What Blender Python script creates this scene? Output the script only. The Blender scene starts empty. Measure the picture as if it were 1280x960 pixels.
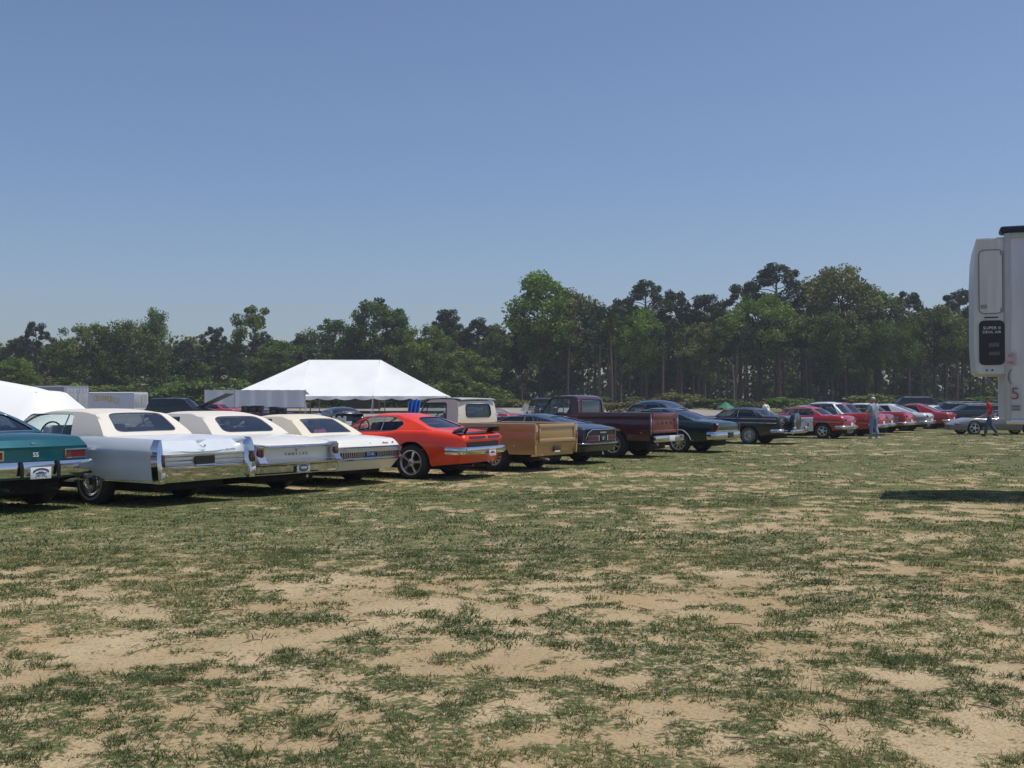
import bpy, bmesh, math, random
import numpy as np
from mathutils import Vector, Matrix
R = math.radians
scene = bpy.context.scene
COL = scene.collection

# ------------------------------------------------------------------ camera, sky, sun, exposure
HC = 1.53                      # eye height (m)
FPX = 1350.0                   # focal length in pixels of a 1280 px wide frame
cam_d = bpy.data.cameras.new('camera'); cam = bpy.data.objects.new('camera', cam_d); COL.objects.link(cam)
cam.location = (0, 0, HC)
cam.rotation_euler = (R(90) + math.atan(23.0 / FPX), 0, 0)
cam_d.sensor_width = 36; cam_d.lens = FPX / 1280 * 36
cam_d.clip_start = .1; cam_d.clip_end = 9000
scene.camera = cam

SUN_EL, SUN_AZ = 69.0, 2.0     # elevation; azimuth counter-clockwise from +X
w = bpy.data.worlds.new('World'); scene.world = w; w.use_nodes = True
nt = w.node_tree; nt.nodes.clear()
sky = nt.nodes.new('ShaderNodeTexSky'); sky.sky_type = 'NISHITA'; sky.sun_disc = False
sky.sun_elevation = R(SUN_EL); sky.sun_rotation = R(90 - SUN_AZ)
sky.altitude = 0; sky.air_density = 1.0; sky.dust_density = 1.3; sky.ozone_density = 6.0
bgn = nt.nodes.new('ShaderNodeBackground'); bgn.inputs['Strength'].default_value = .106
wo = nt.nodes.new('ShaderNodeOutputWorld')
gain = nt.nodes.new('ShaderNodeMix'); gain.data_type = 'RGBA'; gain.blend_type = 'MULTIPLY'; gain.inputs[0].default_value = 1; gain.inputs[7].default_value = (1.055, 1.0, 1.02, 1)
nt.links.new(sky.outputs[0], gain.inputs[6]); nt.links.new(gain.outputs[2], bgn.inputs[0]); nt.links.new(bgn.outputs[0], wo.inputs[0])
sl = bpy.data.lights.new('sun', 'SUN'); sl.energy = 3.6; sl.angle = R(.53); sl.color = (1, .95, .87)
so = bpy.data.objects.new('sun', sl); COL.objects.link(so)
sd = Vector((math.cos(R(SUN_EL)) * math.cos(R(SUN_AZ)), math.cos(R(SUN_EL)) * math.sin(R(SUN_AZ)), math.sin(R(SUN_EL))))
so.rotation_euler = sd.to_track_quat('Z', 'Y').to_euler(); so.location = (30, 0, 60)
vs = scene.view_settings
vs.view_transform = 'Standard'; vs.look = 'None'; vs.exposure = 0; vs.gamma = 1; vs.use_curve_mapping = False

# ------------------------------------------------------------------ helpers
def tag(o, label=None, cat=None, group=None, kind=None):
    if label: o['label'] = label
    if cat: o['category'] = cat
    if group: o['group'] = group
    if kind: o['kind'] = kind
    return o

def sgz(t): t = max(0., min(1., t)); return t * t * (3 - 2 * t)
def gz(x, y):                   # the field rises a little towards the wood
    return .03 - .07 * sgz((y - 14.5) / 5.) + .84 * sgz((y - 58) / 80.)
def P(px, s): return ((px - 640) / s, FPX / s)

def thing(name, label, cat, loc=(0, 0, 0), rz=0., group=None):
    o = bpy.data.objects.new(name, None); COL.objects.link(o)
    o.empty_display_size = .2
    o.location = loc; o.rotation_euler = (0, 0, rz)
    return tag(o, label, cat, group)

def finish(me, smooth):
    if smooth is None: return
    me.polygons.foreach_set('use_smooth', [True] * len(me.polygons))
    me.set_sharp_from_angle(angle=R(smooth))

def mesh_of(name, V, F, mats, mi=None, smooth=38, merge=True, recalc=True):
    me = bpy.data.meshes.new(name)
    me.from_pydata([tuple(v) for v in V], [], F)
    if not isinstance(mats, (list, tuple)): mats = [mats]
    for m in mats: me.materials.append(m)
    if mi is not None: me.polygons.foreach_set('material_index', mi)
    bm = bmesh.new(); bm.from_mesh(me)
    if merge:
        bmesh.ops.remove_doubles(bm, verts=bm.verts, dist=.0006)
        bmesh.ops.dissolve_degenerate(bm, edges=bm.edges, dist=.0004)
    if recalc: bmesh.ops.recalc_face_normals(bm, faces=bm.faces)
    bm.to_mesh(me); bm.free()
    finish(me, smooth)
    return me

def link(name, me, parent=None, loc=None, rot=None):
    o = bpy.data.objects.new(name, me); COL.objects.link(o)
    if parent is not None: o.parent = parent
    if loc is not None: o.location = loc
    if rot is not None: o.rotation_euler = rot
    return o

class MB:
    """collects faces of one mesh"""
    def __init__(s): s.V, s.F, s.M = [], [], []
    def add(s, V, F, m=0):
        b = len(s.V); s.V += [tuple(v) for v in V]
        s.F += [tuple(i + b for i in f) for f in F]; s.M += [m] * len(F); return s
    def box(s, x0, x1, y0, y1, z0, z1, m=0, bev=0., T=None):
        bm = bmesh.new(); bmesh.ops.create_cube(bm, size=1)
        for v in bm.verts:
            v.co = Vector(((x0 + x1) / 2 + v.co.x * (x1 - x0), (y0 + y1) / 2 + v.co.y * (y1 - y0), (z0 + z1) / 2 + v.co.z * (z1 - z0)))
        if bev > 0: bmesh.ops.bevel(bm, geom=list(bm.edges), offset=bev, segments=2, profile=.5, affect='EDGES')
        bm.verts.index_update()
        V = [v.co.copy() for v in bm.verts]
        if T is not None: V = [T(v) if callable(T) else T @ v for v in V]
        s.add(V, [[v.index for v in f.verts] for f in bm.faces], m); bm.free(); return s
    def tube(s, path, r, n=8, m=0, cap=True, closed=False):
        path = [Vector(p) for p in path]; N = len(path)
        rr = r if isinstance(r, (list, tuple)) else [r] * N
        V, F = [], []
        up = None
        for i, p in enumerate(path):
            if closed: d = path[(i + 1) % N] - path[i - 1]
            else: d = path[min(i + 1, N - 1)] - path[max(i - 1, 0)]
            d.normalize()
            if up is None:
                up = Vector((0, 0, 1)) if abs(d.z) < .9 else Vector((1, 0, 0))
            a = up - d * up.dot(d)
            if a.length < 1e-5: a = d.orthogonal()
            a.normalize(); up = a; b = d.cross(a)
            for k in range(n):
                t = 2 * math.pi * k / n
                V.append(p + (a * math.cos(t) + b * math.sin(t)) * rr[i])
        for i in range(N if closed else N - 1):
            j = (i + 1) % N
            for k in range(n):
                F.append((i * n + k, i * n + (k + 1) % n, j * n + (k + 1) % n, j * n + k))
        if cap and not closed:
            F.append(tuple(range(n))); F.append(tuple((N - 1) * n + k for k in range(n)))
        return s.add(V, F, m)
    def lathe(s, prof, n=24, axis='y', m=0, origin=(0, 0, 0)):
        """prof: (radius, along) ; axis the spin axis"""
        V, F = [], []; K = len(prof)
        for i in range(n):
            t = 2 * math.pi * i / n; c, q = math.cos(t), math.sin(t)
            for r, a in prof:
                if axis == 'y': V.append((origin[0] + r * c, origin[1] + a, origin[2] + r * q))
                elif axis == 'z': V.append((origin[0] + r * c, origin[1] + r * q, origin[2] + a))
                else: V.append((origin[0] + a, origin[1] + r * c, origin[2] + r * q))
        for i in range(n):
            j = (i + 1) % n
            for k in range(K - 1):
                F.append((i * K + k, i * K + k + 1, j * K + k + 1, j * K + k))
        return s.add(V, F, m)
    def grid(s, rows, m=0):
        nr, nc = len(rows), len(rows[0]); V = [p for r in rows for p in r]
        F = [(i * nc + j, i * nc + j + 1, (i + 1) * nc + j + 1, (i + 1) * nc + j) for i in range(nr - 1) for j in range(nc - 1)]
        return s.add(V, F, m)
    def sweep(s, path, sect, m=0, cap=True):
        """path: 3D points near one horizontal plane; sect: (out, up) closed polygon; out = left of the travel direction"""
        path = [Vector(p) for p in path]; N = len(path); K = len(sect); V = []
        for i, p in enumerate(path):
            d = path[min(i + 1, N - 1)] - path[max(i - 1, 0)]; d.z = 0; d.normalize()
            o = Vector((-d.y, d.x, 0))
            for a, b in sect: V.append(p + o * a + Vector((0, 0, b)))
        F = [(i * K + k, i * K + (k + 1) % K, (i + 1) * K + (k + 1) % K, (i + 1) * K + k) for i in range(N - 1) for k in range(K)]
        if cap: F += [tuple(range(K)), tuple((N - 1) * K + k for k in range(K))]
        return s.add(V, F, m)
    def prism(s, poly, a0, a1, axis='y', m=0):
        """poly of (u,v) extruded along axis; axis y: (x,z), axis x: (y,z), axis z: (x,y)"""
        n = len(poly)
        def pt(u, v, a): return {'y': (u, a, v), 'x': (a, u, v), 'z': (u, v, a)}[axis]
        V = [pt(u, v, a0) for u, v in poly] + [pt(u, v, a1) for u, v in poly]
        F = [tuple(range(n)), tuple(range(n, 2 * n))] + [(i, (i + 1) % n, n + (i + 1) % n, n + i) for i in range(n)]
        return s.add(V, F, m)
    def mesh(s, name, mats, smooth=38, merge=True):
        return mesh_of(name, s.V, s.F, mats, s.M if isinstance(mats, (list, tuple)) else None, smooth, merge)
    def build(s, name, mats, parent=None, smooth=38, label=None, merge=True, loc=None, rot=None):
        o = link(name, s.mesh(name, mats, smooth, merge), parent, loc, rot)
        if label: o['label'] = label
        return o

_txt = {}
def text_mesh(body, size, depth, m, squeeze=1.):
    cu = bpy.data.curves.new('lettering', 'FONT'); cu.body = body; cu.size = size; cu.extrude = depth
    cu.align_x = 'CENTER'; cu.align_y = 'CENTER'; cu.resolution_u = 3
    ob = bpy.data.objects.new('lettering', cu); COL.objects.link(ob)
    dg = bpy.context.evaluated_depsgraph_get()
    me = bpy.data.meshes.new_from_object(ob.evaluated_get(dg))
    bpy.data.objects.remove(ob); bpy.data.curves.remove(cu)
    me.materials.clear(); me.materials.append(m)
    if squeeze != 1.: me.transform(Matrix.Diagonal((squeeze, 1, 1, 1)))
    return me

def frame(origin, X, Y):        # matrix with text axes X, Y
    X = Vector(X).normalized(); Y = Vector(Y).normalized(); Z = X.cross(Y)
    M = Matrix((X, Y, Z)).transposed().to_4x4(); M.translation = Vector(origin); return M

def lettering(body, size, m, origin, X, Y, parent, depth=.004, squeeze=1.):
    me = text_mesh(body, size, depth, m, squeeze); me.transform(frame(origin, X, Y))
    return link('lettering', me, parent)

# ------------------------------------------------------------------ materials
_mats = {}
def mat(name, c, rough=.6, metal=0., coat=0., var=.07, vs_=6., bump=0., bs=40., spec=.5, coatr=.03, trans=0.):
    if name in _mats: return _mats[name]
    m = bpy.data.materials.new(name); m.use_nodes = True; n = m.node_tree; b = n.nodes['Principled BSDF']
    tc = n.nodes.new('ShaderNodeTexCoord'); nz = n.nodes.new('ShaderNodeTexNoise')
    nz.inputs['Scale'].default_value = vs_; nz.inputs['Detail'].default_value = 5
    n.links.new(tc.outputs['Object'], nz.inputs['Vector'])
    mr = n.nodes.new('ShaderNodeMapRange'); mr.inputs[1].default_value = .3; mr.inputs[2].default_value = .7
    mr.inputs[3].default_value = 1 - var; mr.inputs[4].default_value = 1 + var
    n.links.new(nz.outputs[0], mr.inputs[0])
    mx = n.nodes.new('ShaderNodeMix'); mx.data_type = 'RGBA'; mx.blend_type = 'MULTIPLY'; mx.inputs[0].default_value = 1
    mx.inputs[6].default_value = (*c, 1); n.links.new(mr.outputs[0], mx.inputs[7])
    n.links.new(mx.outputs[2], b.inputs['Base Color'])
    m2 = n.nodes.new('ShaderNodeMapRange'); m2.inputs[1].default_value = .3; m2.inputs[2].default_value = .75
    m2.inputs[3].default_value = rough * .85; m2.inputs[4].default_value = min(1, rough * 1.2)
    n.links.new(nz.outputs[0], m2.inputs[0]); n.links.new(m2.outputs[0], b.inputs['Roughness'])
    b.inputs['Metallic'].default_value = metal; b.inputs['Specular IOR Level'].default_value = spec
    b.inputs['Coat Weight'].default_value = coat; b.inputs['Coat Roughness'].default_value = coatr
    if bump:
        n2 = n.nodes.new('ShaderNodeTexNoise'); n2.inputs['Scale'].default_value = bs; n2.inputs['Detail'].default_value = 4
        n.links.new(tc.outputs['Object'], n2.inputs['Vector'])
        bp = n.nodes.new('ShaderNodeBump'); bp.inputs['Strength'].default_value = bump; bp.inputs['Distance'].default_value = .02
        n.links.new(n2.outputs[0], bp.inputs['Height']); n.links.new(bp.outputs[0], b.inputs['Normal'])
    _mats[name] = m
    return m

def paint(name, c, metal=.0, rough=.32, coat=.8): return mat('paint_' + name, c, rough, metal, coat=coat, var=.04, vs_=2.5, coatr=.04)

def glass(name, tint, refl=1.45, base=.02):
    if name in _mats: return _mats[name]
    m = bpy.data.materials.new(name); m.use_nodes = True; n = m.node_tree; n.nodes.clear()
    o = n.nodes.new('ShaderNodeOutputMaterial'); mx = n.nodes.new('ShaderNodeMixShader')
    t = n.nodes.new('ShaderNodeBsdfTransparent'); t.inputs[0].default_value = (*tint, 1)
    g = n.nodes.new('ShaderNodeBsdfGlossy'); g.inputs['Roughness'].default_value = .03; g.inputs[0].default_value = (.9, .92, .95, 1)
    lw = n.nodes.new('ShaderNodeLayerWeight'); lw.inputs[0].default_value = .5
    f5 = n.nodes.new('ShaderNodeMath'); f5.operation = 'POWER'; f5.inputs[1].default_value = 4.2; n.links.new(lw.outputs['Facing'], f5.inputs[0])
    f = n.nodes.new('ShaderNodeMath'); f.operation = 'MULTIPLY'; f.inputs[1].default_value = .85; n.links.new(f5.outputs[0], f.inputs[0])
    nz = n.nodes.new('ShaderNodeTexNoise'); nz.inputs['Scale'].default_value = 3
    mr = n.nodes.new('ShaderNodeMapRange'); mr.inputs[3].default_value = base; mr.inputs[4].default_value = base + .06
    n.links.new(nz.outputs[0], mr.inputs[0])
    ad = n.nodes.new('ShaderNodeMath'); ad.operation = 'ADD'; ad.use_clamp = True
    n.links.new(f.outputs[0], ad.inputs[0]); n.links.new(mr.outputs[0], ad.inputs[1])
    n.links.new(ad.outputs[0], mx.inputs[0]); n.links.new(t.outputs[0], mx.inputs[1]); n.links.new(g.outputs[0], mx.inputs[2])
    n.links.new(mx.outputs[0], o.inputs[0]); _mats[name] = m
    return m

CHROME = mat('chrome', (.66, .67, .69), .07, 1., var=.03, bump=.03, bs=9)
STEEL = mat('brushed_alloy', (.66, .67, .69), .34, 1., var=.06)
BLACK = mat('black_trim', (.012, .012, .014), .35)
UNDER = mat('underbody_grime', (.012, .011, .01), .85, bump=.3)
RUBBER = mat('tyre_rubber', (.022, .022, .023), .75, bump=.25, bs=90)
WHITEWALL = mat('whitewall_rubber', (.22, .21, .20), .7)
CABIN = mat('cabin_vinyl', (.03, .03, .035), .55, bump=.1)
CABIN_LIGHT = mat('cabin_light_vinyl', (.42, .45, .47), .55, bump=.1)
GLASS = glass('window_glass', (.80, .87, .84))
GLASS_DARK = glass('tinted_window_glass', (.26, .30, .33), 1.5, .05)
VINYL_WIN = glass('clear_vinyl_window', (.42, .47, .52), 1.6, .13)
LENS = mat('red_lens', (.13, .008, .010), .12, coat=1.)
LENS_DARK = mat('dark_red_lens', (.05, .007, .008), .15, coat=1.)
AMBER = mat('amber_lens', (.6, .2, .02), .15, coat=1.)
SOFTTOP = mat('white_softtop_vinyl', (.68, .64, .56), .6, var=.05, vs_=1.2, bump=.18, bs=60)
CREAMTOP = mat('cream_softtop_vinyl', (.70, .64, .50), .6, var=.05, vs_=1.2, bump=.18, bs=60)
PLATE_WHITE = mat('plate_white', (.72, .73, .75), .4)
INK = mat('plate_ink', (.03, .05, .09), .5)
INK_BLUE = mat('plate_blue', (.03, .09, .28), .4)
PINK = mat('plate_pink', (.75, .35, .36), .5)
WHITE = mat('white_lettering', (.75, .75, .75), .5)
GREY_INK = mat('grey_lettering', (.18, .18, .2), .5)
# ------------------------------------------------------------------ motor car library (local axes: x forward from the tail, y left, z up)
def pchip(kp):
    x = np.array([a for a, b in kp], float); y = np.array([b for a, b in kp], float)
    if len(x) == 1: return lambda t: float(y[0])
    h = np.diff(x); d = np.diff(y) / h; m = np.zeros(len(x)); m[0], m[-1] = d[0], d[-1]
    for i in range(1, len(x) - 1):
        if d[i - 1] * d[i] > 0:
            w1, w2 = 2 * h[i] + h[i - 1], h[i] + 2 * h[i - 1]; m[i] = (w1 + w2) / (w1 / d[i - 1] + w2 / d[i])
    def f(t):
        if t <= x[0]: return float(y[0])
        if t >= x[-1]: return float(y[-1])
        i = int(np.searchsorted(x, t) - 1); i = min(max(i, 0), len(h) - 1); u = (t - x[i]) / h[i]
        return float((1 + 2 * u) * (1 - u) ** 2 * y[i] + u * (1 - u) ** 2 * h[i] * m[i] + u * u * (3 - 2 * u) * y[i + 1] + u * u * (u - 1) * h[i] * m[i + 1])
    return f

def round_poly(poly, r, n=4):
    out = []; N = len(poly)
    for i in range(N):
        p = Vector((*poly[i], 0)); a = Vector((*poly[i - 1], 0)) - p; b = Vector((*poly[(i + 1) % N], 0)) - p
        rr = min(r, a.length * .45, b.length * .45)
        A, B = p + a.normalized() * rr, p + b.normalized() * rr
        for k in range(n + 1):
            t = k / n; q = A * (1 - t) ** 2 + p * 2 * t * (1 - t) + B * t * t; out.append((q.x, q.y))
    return out

def ray_poly(c, ang, poly):
    dx, dy = math.cos(ang), math.sin(ang); best = 1e-6; N = len(poly)
    for i in range(N):
        ax, ay = poly[i][0] - c[0], poly[i][1] - c[1]; bx, by = poly[(i + 1) % N][0] - c[0], poly[(i + 1) % N][1] - c[1]
        ex, ey = bx - ax, by - ay; den = dx * ey - dy * ex
        if abs(den) < 1e-12: continue
        t = (ax * ey - ay * ex) / den; u = (ax * dy - ay * dx) / den
        if t > 0 and -1e-6 <= u <= 1 + 1e-6: best = max(best, t)
    return best

def loops(outer, inner, c, base=40):
    angs = set(round(2 * math.pi * k / base, 4) for k in range(base))
    for poly in (outer, inner):
        for p in poly: angs.add(round(math.atan2(p[1] - c[1], p[0] - c[0]) % (2 * math.pi), 4))
    al = sorted(angs); keep = [al[0]]
    for a in al[1:]:
        if a - keep[-1] > .004: keep.append(a)
    al = keep
    def ring(poly): return [(c[0] + math.cos(a) * t, c[1] + math.sin(a) * t) for a in al for t in [ray_poly(c, a, poly)]]
    return ring(outer), ring(inner)

def holed(mb, outer, inner, fn, depth=.015, m=0):
    """panel with an opening; fn(a, b, inset) -> point. Returns the opening's loop and centre"""
    c = (sum(p[0] for p in inner) / len(inner), sum(p[1] for p in inner) / len(inner))
    O, I = loops(outer, inner, c); n = len(O); V = []; fr = (0, .35, .7, 1)
    for f in fr: V += [fn(o[0] + (i[0] - o[0]) * f, o[1] + (i[1] - o[1]) * f, 0) for o, i in zip(O, I)]
    V += [fn(i[0], i[1], depth + .01) for i in I]
    F = [(r * n + k, r * n + (k + 1) % n, (r + 1) * n + (k + 1) % n, (r + 1) * n + k) for r in range(len(fr)) for k in range(n)]
    mb.add(V, F, m); return I, c

def pane(I, c, fn, depth):
    n = len(I); mb = MB(); V = []; fr = (1.01, .7, .35)
    for f in fr: V += [fn(c[0] + (p[0] - c[0]) * f, c[1] + (p[1] - c[1]) * f, depth) for p in I]
    V.append(fn(c[0], c[1], depth)); k0 = len(V) - 1
    F = [(r * n + k, r * n + (k + 1) % n, (r + 1) * n + (k + 1) % n, (r + 1) * n + k) for r in range(2) for k in range(n)]
    F += [(2 * n + k, 2 * n + (k + 1) % n, k0) for k in range(n)]
    return mb.add(V, F)

_wheels = {}
def wheel_meshes(Rt, wd, rr, style, ww=False):
    key = (Rt, wd, rr, style, ww)
    if key in _wheels: return _wheels[key]
    h = wd / 2; t = MB()
    t.lathe([(rr - .01, -h + .02), (rr + .02, -h), (Rt - .05, -h - .004), (Rt - .012, -h + .02), (Rt, -h + .05), (Rt, h - .05), (Rt - .012, h - .02), (Rt - .05, h + .004), (rr + .02, h), (rr - .01, h - .02)], 32)
    for g in (-h * .45, 0, h * .45): t.lathe([(Rt + .001, g - .012), (Rt + .004, g - .008), (Rt + .004, g + .008), (Rt + .001, g + .012)], 32)
    if ww: t.lathe([(rr + .035, h + .004), (rr + .037, h + .008), (rr + .065, h + .009), (rr + .067, h + .005)], 32, m=1)
    tm = t.mesh('tyre', [RUBBER, WHITEWALL])
    r = MB()
    if style == 'cap':
        r.lathe([(0, h + .03), (.04, h + .028), (.07, h + .012), (.09, h + .004), (rr * .62, h - .002), (rr * .68, h + .008), (rr * .76, h + .006), (rr * .82, h - .012), (rr * .93, h - .008), (rr, h - .004), (rr + .012, h - .012), (rr, h - .03)], 32)
        for k in range(24):
            a = 2 * math.pi * k / 24; T = Matrix.Rotation(a, 4, 'Y')
            r.box(rr * .35, rr * .6, h - .004, h + .006, -.006, .006, T=T)
    else:
        n, w0, w1 = {'spoke5': (5, .05, .075), 'slot10': (10, .036, .062), 'spoke6': (6, .05, .06)}[style]
        r.lathe([(rr + .008, h - .012), (rr + .006, h + .002), (rr - .012, h + .003), (rr - .03, h - .02), (rr - .035, h - .07), (rr - .045, h - .1), (rr - .05, -h + .01), (rr, -h + .004)], 32)
        r.lathe([(0, h + .012), (.035, h + .01), (.045, h - .005), (.075, h - .012), (.085, h - .06), (0, h - .06)], 20)
        r.lathe([(0, h - .125), (rr - .04, h - .12)], 24, m=1)
        for k in range(n):
            a = 2 * math.pi * (k + .25) / n; T = Matrix.Rotation(a, 4, 'Y'); x0, x1 = .06, rr - .028
            y0, y1, y2 = h - .07, h - .012, h - .035
            V = [(x0, y0, -w0 / 2), (x0, y0, w0 / 2), (x0, y1, w0 * .3), (x0, y1, -w0 * .3), (x1, y0 - .01, -w1 / 2), (x1, y0 - .01, w1 / 2), (x1, y2, w1 * .34), (x1, y2, -w1 * .34)]
            r.add([T @ Vector(v) for v in V], [(0, 1, 2, 3), (7, 6, 5, 4), (0, 4, 5, 1), (1, 5, 6, 2), (2, 6, 7, 3), (3, 7, 4, 0)])
    rm = r.mesh('rim', [mat('dull_hubcap', (.42, .43, .44), .22, 1.) if style == 'cap' else STEEL, BLACK])
    _wheels[key] = (tm, rm); return _wheels[key]

class Car:
    def __init__(s, name, label, cat, px, sc, th, sp, group=None, dz=0., pos=None):
        X, Y = pos if pos else P(px, sc)
        s.root = thing(name, label, cat, (X, Y, gz(X, Y) + dz), R(th), group)
        s.sp = sp; s.L = sp['L']; s.x0 = sp.get('x0', 0.)
        s.top, s.bot, s.hw, s.crown = pchip(sp['top']), pchip(sp['bot']), pchip(sp['hw']), pchip(sp.get('crown', [(0, .05)]))
        sec = sorted((rh, rw) for rw, rh in sp.get('sec', [(.93, 1), (.985, .9), (1, .62), (.985, .3), (.94, 0)]))
        s.rwf = pchip(sec)
        s.rear = sp.get('rear', lambda y, z: .10 * y * y); s.rb = sp.get('rblend', .7)
        s.front = sp.get('front', lambda y, z: .18 * y * y); s.arch = sp.get('arch', [])
    def side(s, x, z):
        b = s.bot(x); return s.hw(x) * s.rwf((z - b) / max(.01, s.top(x) - b))
    def warp(s, x, y, z):
        f = 0.
        if x < s.x0 + s.rb: f += s.rear(y, z) * (1 - (x - s.x0) / s.rb) ** 2
        if x > s.L - .9: f -= s.front(y, z) * (1 - (s.L - x) / .9) ** 2
        return (x + f, y, z)
    def rx(s, y, z): return s.x0 + s.rear(y, z)
    def zlow(s, x):
        z = s.bot(x)
        for xc, zc, ra, cap in s.arch:
            d = abs(x - xc)
            if d < ra: z = max(z, min(cap, zc + math.sqrt(ra * ra - d * d)))
        return z
    def body(s, mats, matfn=None, cockpit=None, name='body', nst=34):
        xs = set(round(s.x0 + (s.L - s.x0) * k / nst, 4) for k in range(nst + 1))
        xs |= {s.x0 + .03, s.x0 + .08, s.x0 + .14, s.L - .03, s.L - .08, s.L - .15}
        for xc, zc, ra, cap in s.arch:
            xs = set(x for x in xs if abs(x - xc) > ra + .02)
            for k in range(15):
                x = xc + ra * math.cos(math.pi * k / 14)
                xs.add(min(max(x, s.x0), s.L))
        xs = sorted(xs); T = [0, .25, .5, .72, .88, .96, 1]; K = s.sp.get('ks', 12)
        mb = MB(); rings = []; caps = {}
        for x in xs:
            zt, b, hw, cr, zl = s.top(x), s.bot(x), s.hw(x), s.crown(x), s.zlow(x)
            ys = hw * s.rwf(1.); ring = []; p = 2 if cr >= 0 else s.sp.get('trough', 8)
            for t in T: ring.append((t * ys, zt + cr * (1 - t ** p)))
            for k in range(1, K + 1):
                rh = 1 - k / K; z = zl + rh * (zt - zl); f = (z - b) / max(.01, zt - b)
                ring.append((hw * s.rwf(f), z))
            yl, z_ = ring[-1]; n_side = len(ring)
            ring += [(yl - .05, z_ + .004), (yl - .06, z_ + .03), (0, z_ + .03)]
            rings.append(ring); caps[x] = ring
        NR = len(rings[0]); nt_ = len(T)
        V, F, M = [], [], []
        for sg in (1, -1):
            base = len(V)
            for x, ring in zip(xs, rings): V += [s.warp(x, sg * y, z) for y, z in ring]
            for i in range(len(xs) - 1):
                xm = (xs[i] + xs[i + 1]) / 2
                for k in range(NR - 1):
                    F.append((base + i * NR + k, base + i * NR + k + 1, base + (i + 1) * NR + k + 1, base + (i + 1) * NR + k))
                    if k >= n_side: m = 2
                    elif cockpit and k < nt_ - 3 and cockpit[0] < xm < cockpit[1]: m = 1
                    else: m = matfn(xm, (rings[i][k][1] + rings[i][k + 1][1]) / 2, k >= nt_ - 1) if matfn else 0
                    M.append(m)
        for x in (xs[0], xs[-1]):
            ring = caps[x]; tt = [-t for t in reversed(T[1:])] + T; rows = []
            zt = ring[nt_ - 1][1]; ys = ring[nt_ - 1][0]
            rows.append([(s.warp(x, t * ys, ring[T.index(abs(t))][1])) for t in tt])
            for k in range(nt_ - 1, n_side): rows.append([s.warp(x, t * ring[k][0], ring[k][1]) for t in tt])
            b = len(V); nc = len(tt); V += [p for r in rows for p in r]
            for i in range(len(rows) - 1):
                for j in range(nc - 1):
                    F.append((b + i * nc + j, b + i * nc + j + 1, b + (i + 1) * nc + j + 1, b + (i + 1) * nc + j))
                    M.append(matfn(x, (rows[i][j][2] + rows[i + 1][j][2]) / 2, True) if matfn else 0)
        me = mesh_of(name, V, F, list(mats) if isinstance(mats, (list, tuple)) else [mats, CABIN, UNDER], M, 42)
        o = link(name, me, s.root)
        u = MB(); a, b = s.x0 + .35, s.L - .4; hw = s.hw((a + b) / 2) - s.sp.get('under', .33)
        u.box(a, b, -hw, hw, .21, s.sp.get('under_z', .62), bev=.04)
        for xc, zc, ra, cap in s.arch[:1]: u.tube([(xc, -s.hw(xc) + .22, zc), (xc, s.hw(xc) - .22, zc)], .06)
        u.build('underbody', UNDER, s.root)
        return o
    def wheels(s, Rt, wd, rr, style, xr, xf, yo=None, ww=False, R2=None):
        for xc, rad in ((xr, Rt), (xf, R2 or Rt)):
            tm, rm = wheel_meshes(rad, wd, rr, style, ww)
            for sg in (1, -1):
                y = (yo if yo else s.hw(xc) - .03) - wd / 2
                o = link('wheel', tm, s.root, (xc, sg * y, rad - .012), (0, .4 * sg, 0 if sg > 0 else math.pi))
                link('rim', rm, o)
    def cabin(s, c, mat_, name='roof', glass_side=GLASS, glass_rear=GLASS, glass_front=GLASS, trim=CHROME, trim_r=.009):
        def seg(pts, n):
            d = [0.]
            for a, b in zip(pts, pts[1:]): d.append(d[-1] + math.hypot(b[0] - a[0], b[1] - a[1]))
            fx, fz = pchip([(q, p[0]) for q, p in zip(d, pts)]), pchip([(q, p[1]) for q, p in zip(d, pts)])
            return [(fx(d[-1] * k / n), fz(d[-1] * k / n)) for k in range(n + 1)]
        def bulged(pts, n, b):
            if len(pts) > 2: return seg(pts, n)
            (x0, z0), (x1, z1) = pts; L = math.hypot(x1 - x0, z1 - z0); nx, nz = (z1 - z0) / L, -(x1 - x0) / L
            if nz < 0: nx, nz = -nx, -nz
            return [(x0 + (x1 - x0) * k / n + nx * b * 4 * (k / n) * (1 - k / n), z0 + (z1 - z0) * k / n + nz * b * 4 * (k / n) * (1 - k / n)) for k in range(n + 1)]
        ws = bulged(c['ws'], 8, c.get('wbulge', .02)); rw = bulged(c['rw'], 8, c.get('rbulge', .015))
        rf = seg([c['ws'][-1]] + c['roof'] + [c['rw'][0]], 16)
        zmax = max(p[1] for p in rf); yr = c['yr']; bw, br, drop = c.get('bw', .14), c.get('br', .10), c.get('drop', .045)
        def yb(x): return s.hw(x) * s.rwf(1.) * c.get('yk', .97)
        def Yf(x, z):
            zb = s.top(x); f = max(0., (z - zb) / max(.05, zmax - drop - zb)); return yb(x) + (min(yr, yb(x)) - yb(x)) * min(1.05, f) ** c.get('tp', 1.15)
        def info(piece, u):
            pts = {'ws': ws, 'roof': rf, 'rw': rw}[piece]; n = len(pts) - 1; q = min(max(u, 0), 1) * n; i = min(int(q), n - 1); f = q - i
            x = pts[i][0] + (pts[i + 1][0] - pts[i][0]) * f; z = pts[i][1] + (pts[i + 1][1] - pts[i][1]) * f
            if piece == 'ws': bo, dr = -bw, drop * u
            elif piece == 'rw': bo, dr = br, drop * (1 - u)
            else: bo, dr = -bw + (br + bw) * u, drop
            return x, z, bo, dr
        def AC(piece, u, t, d=0.):
            x, z, bo, dr = info(piece, u); Y = Yf(x + bo, z - dr)
            k = {'ws': (-.6, -.8), 'rw': (.6, -.8), 'roof': (0, -1)}[piece]
            return (x + bo * t * t + k[0] * d, t * Y, z - dr * abs(t) ** 3 + k[1] * d)
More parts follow.
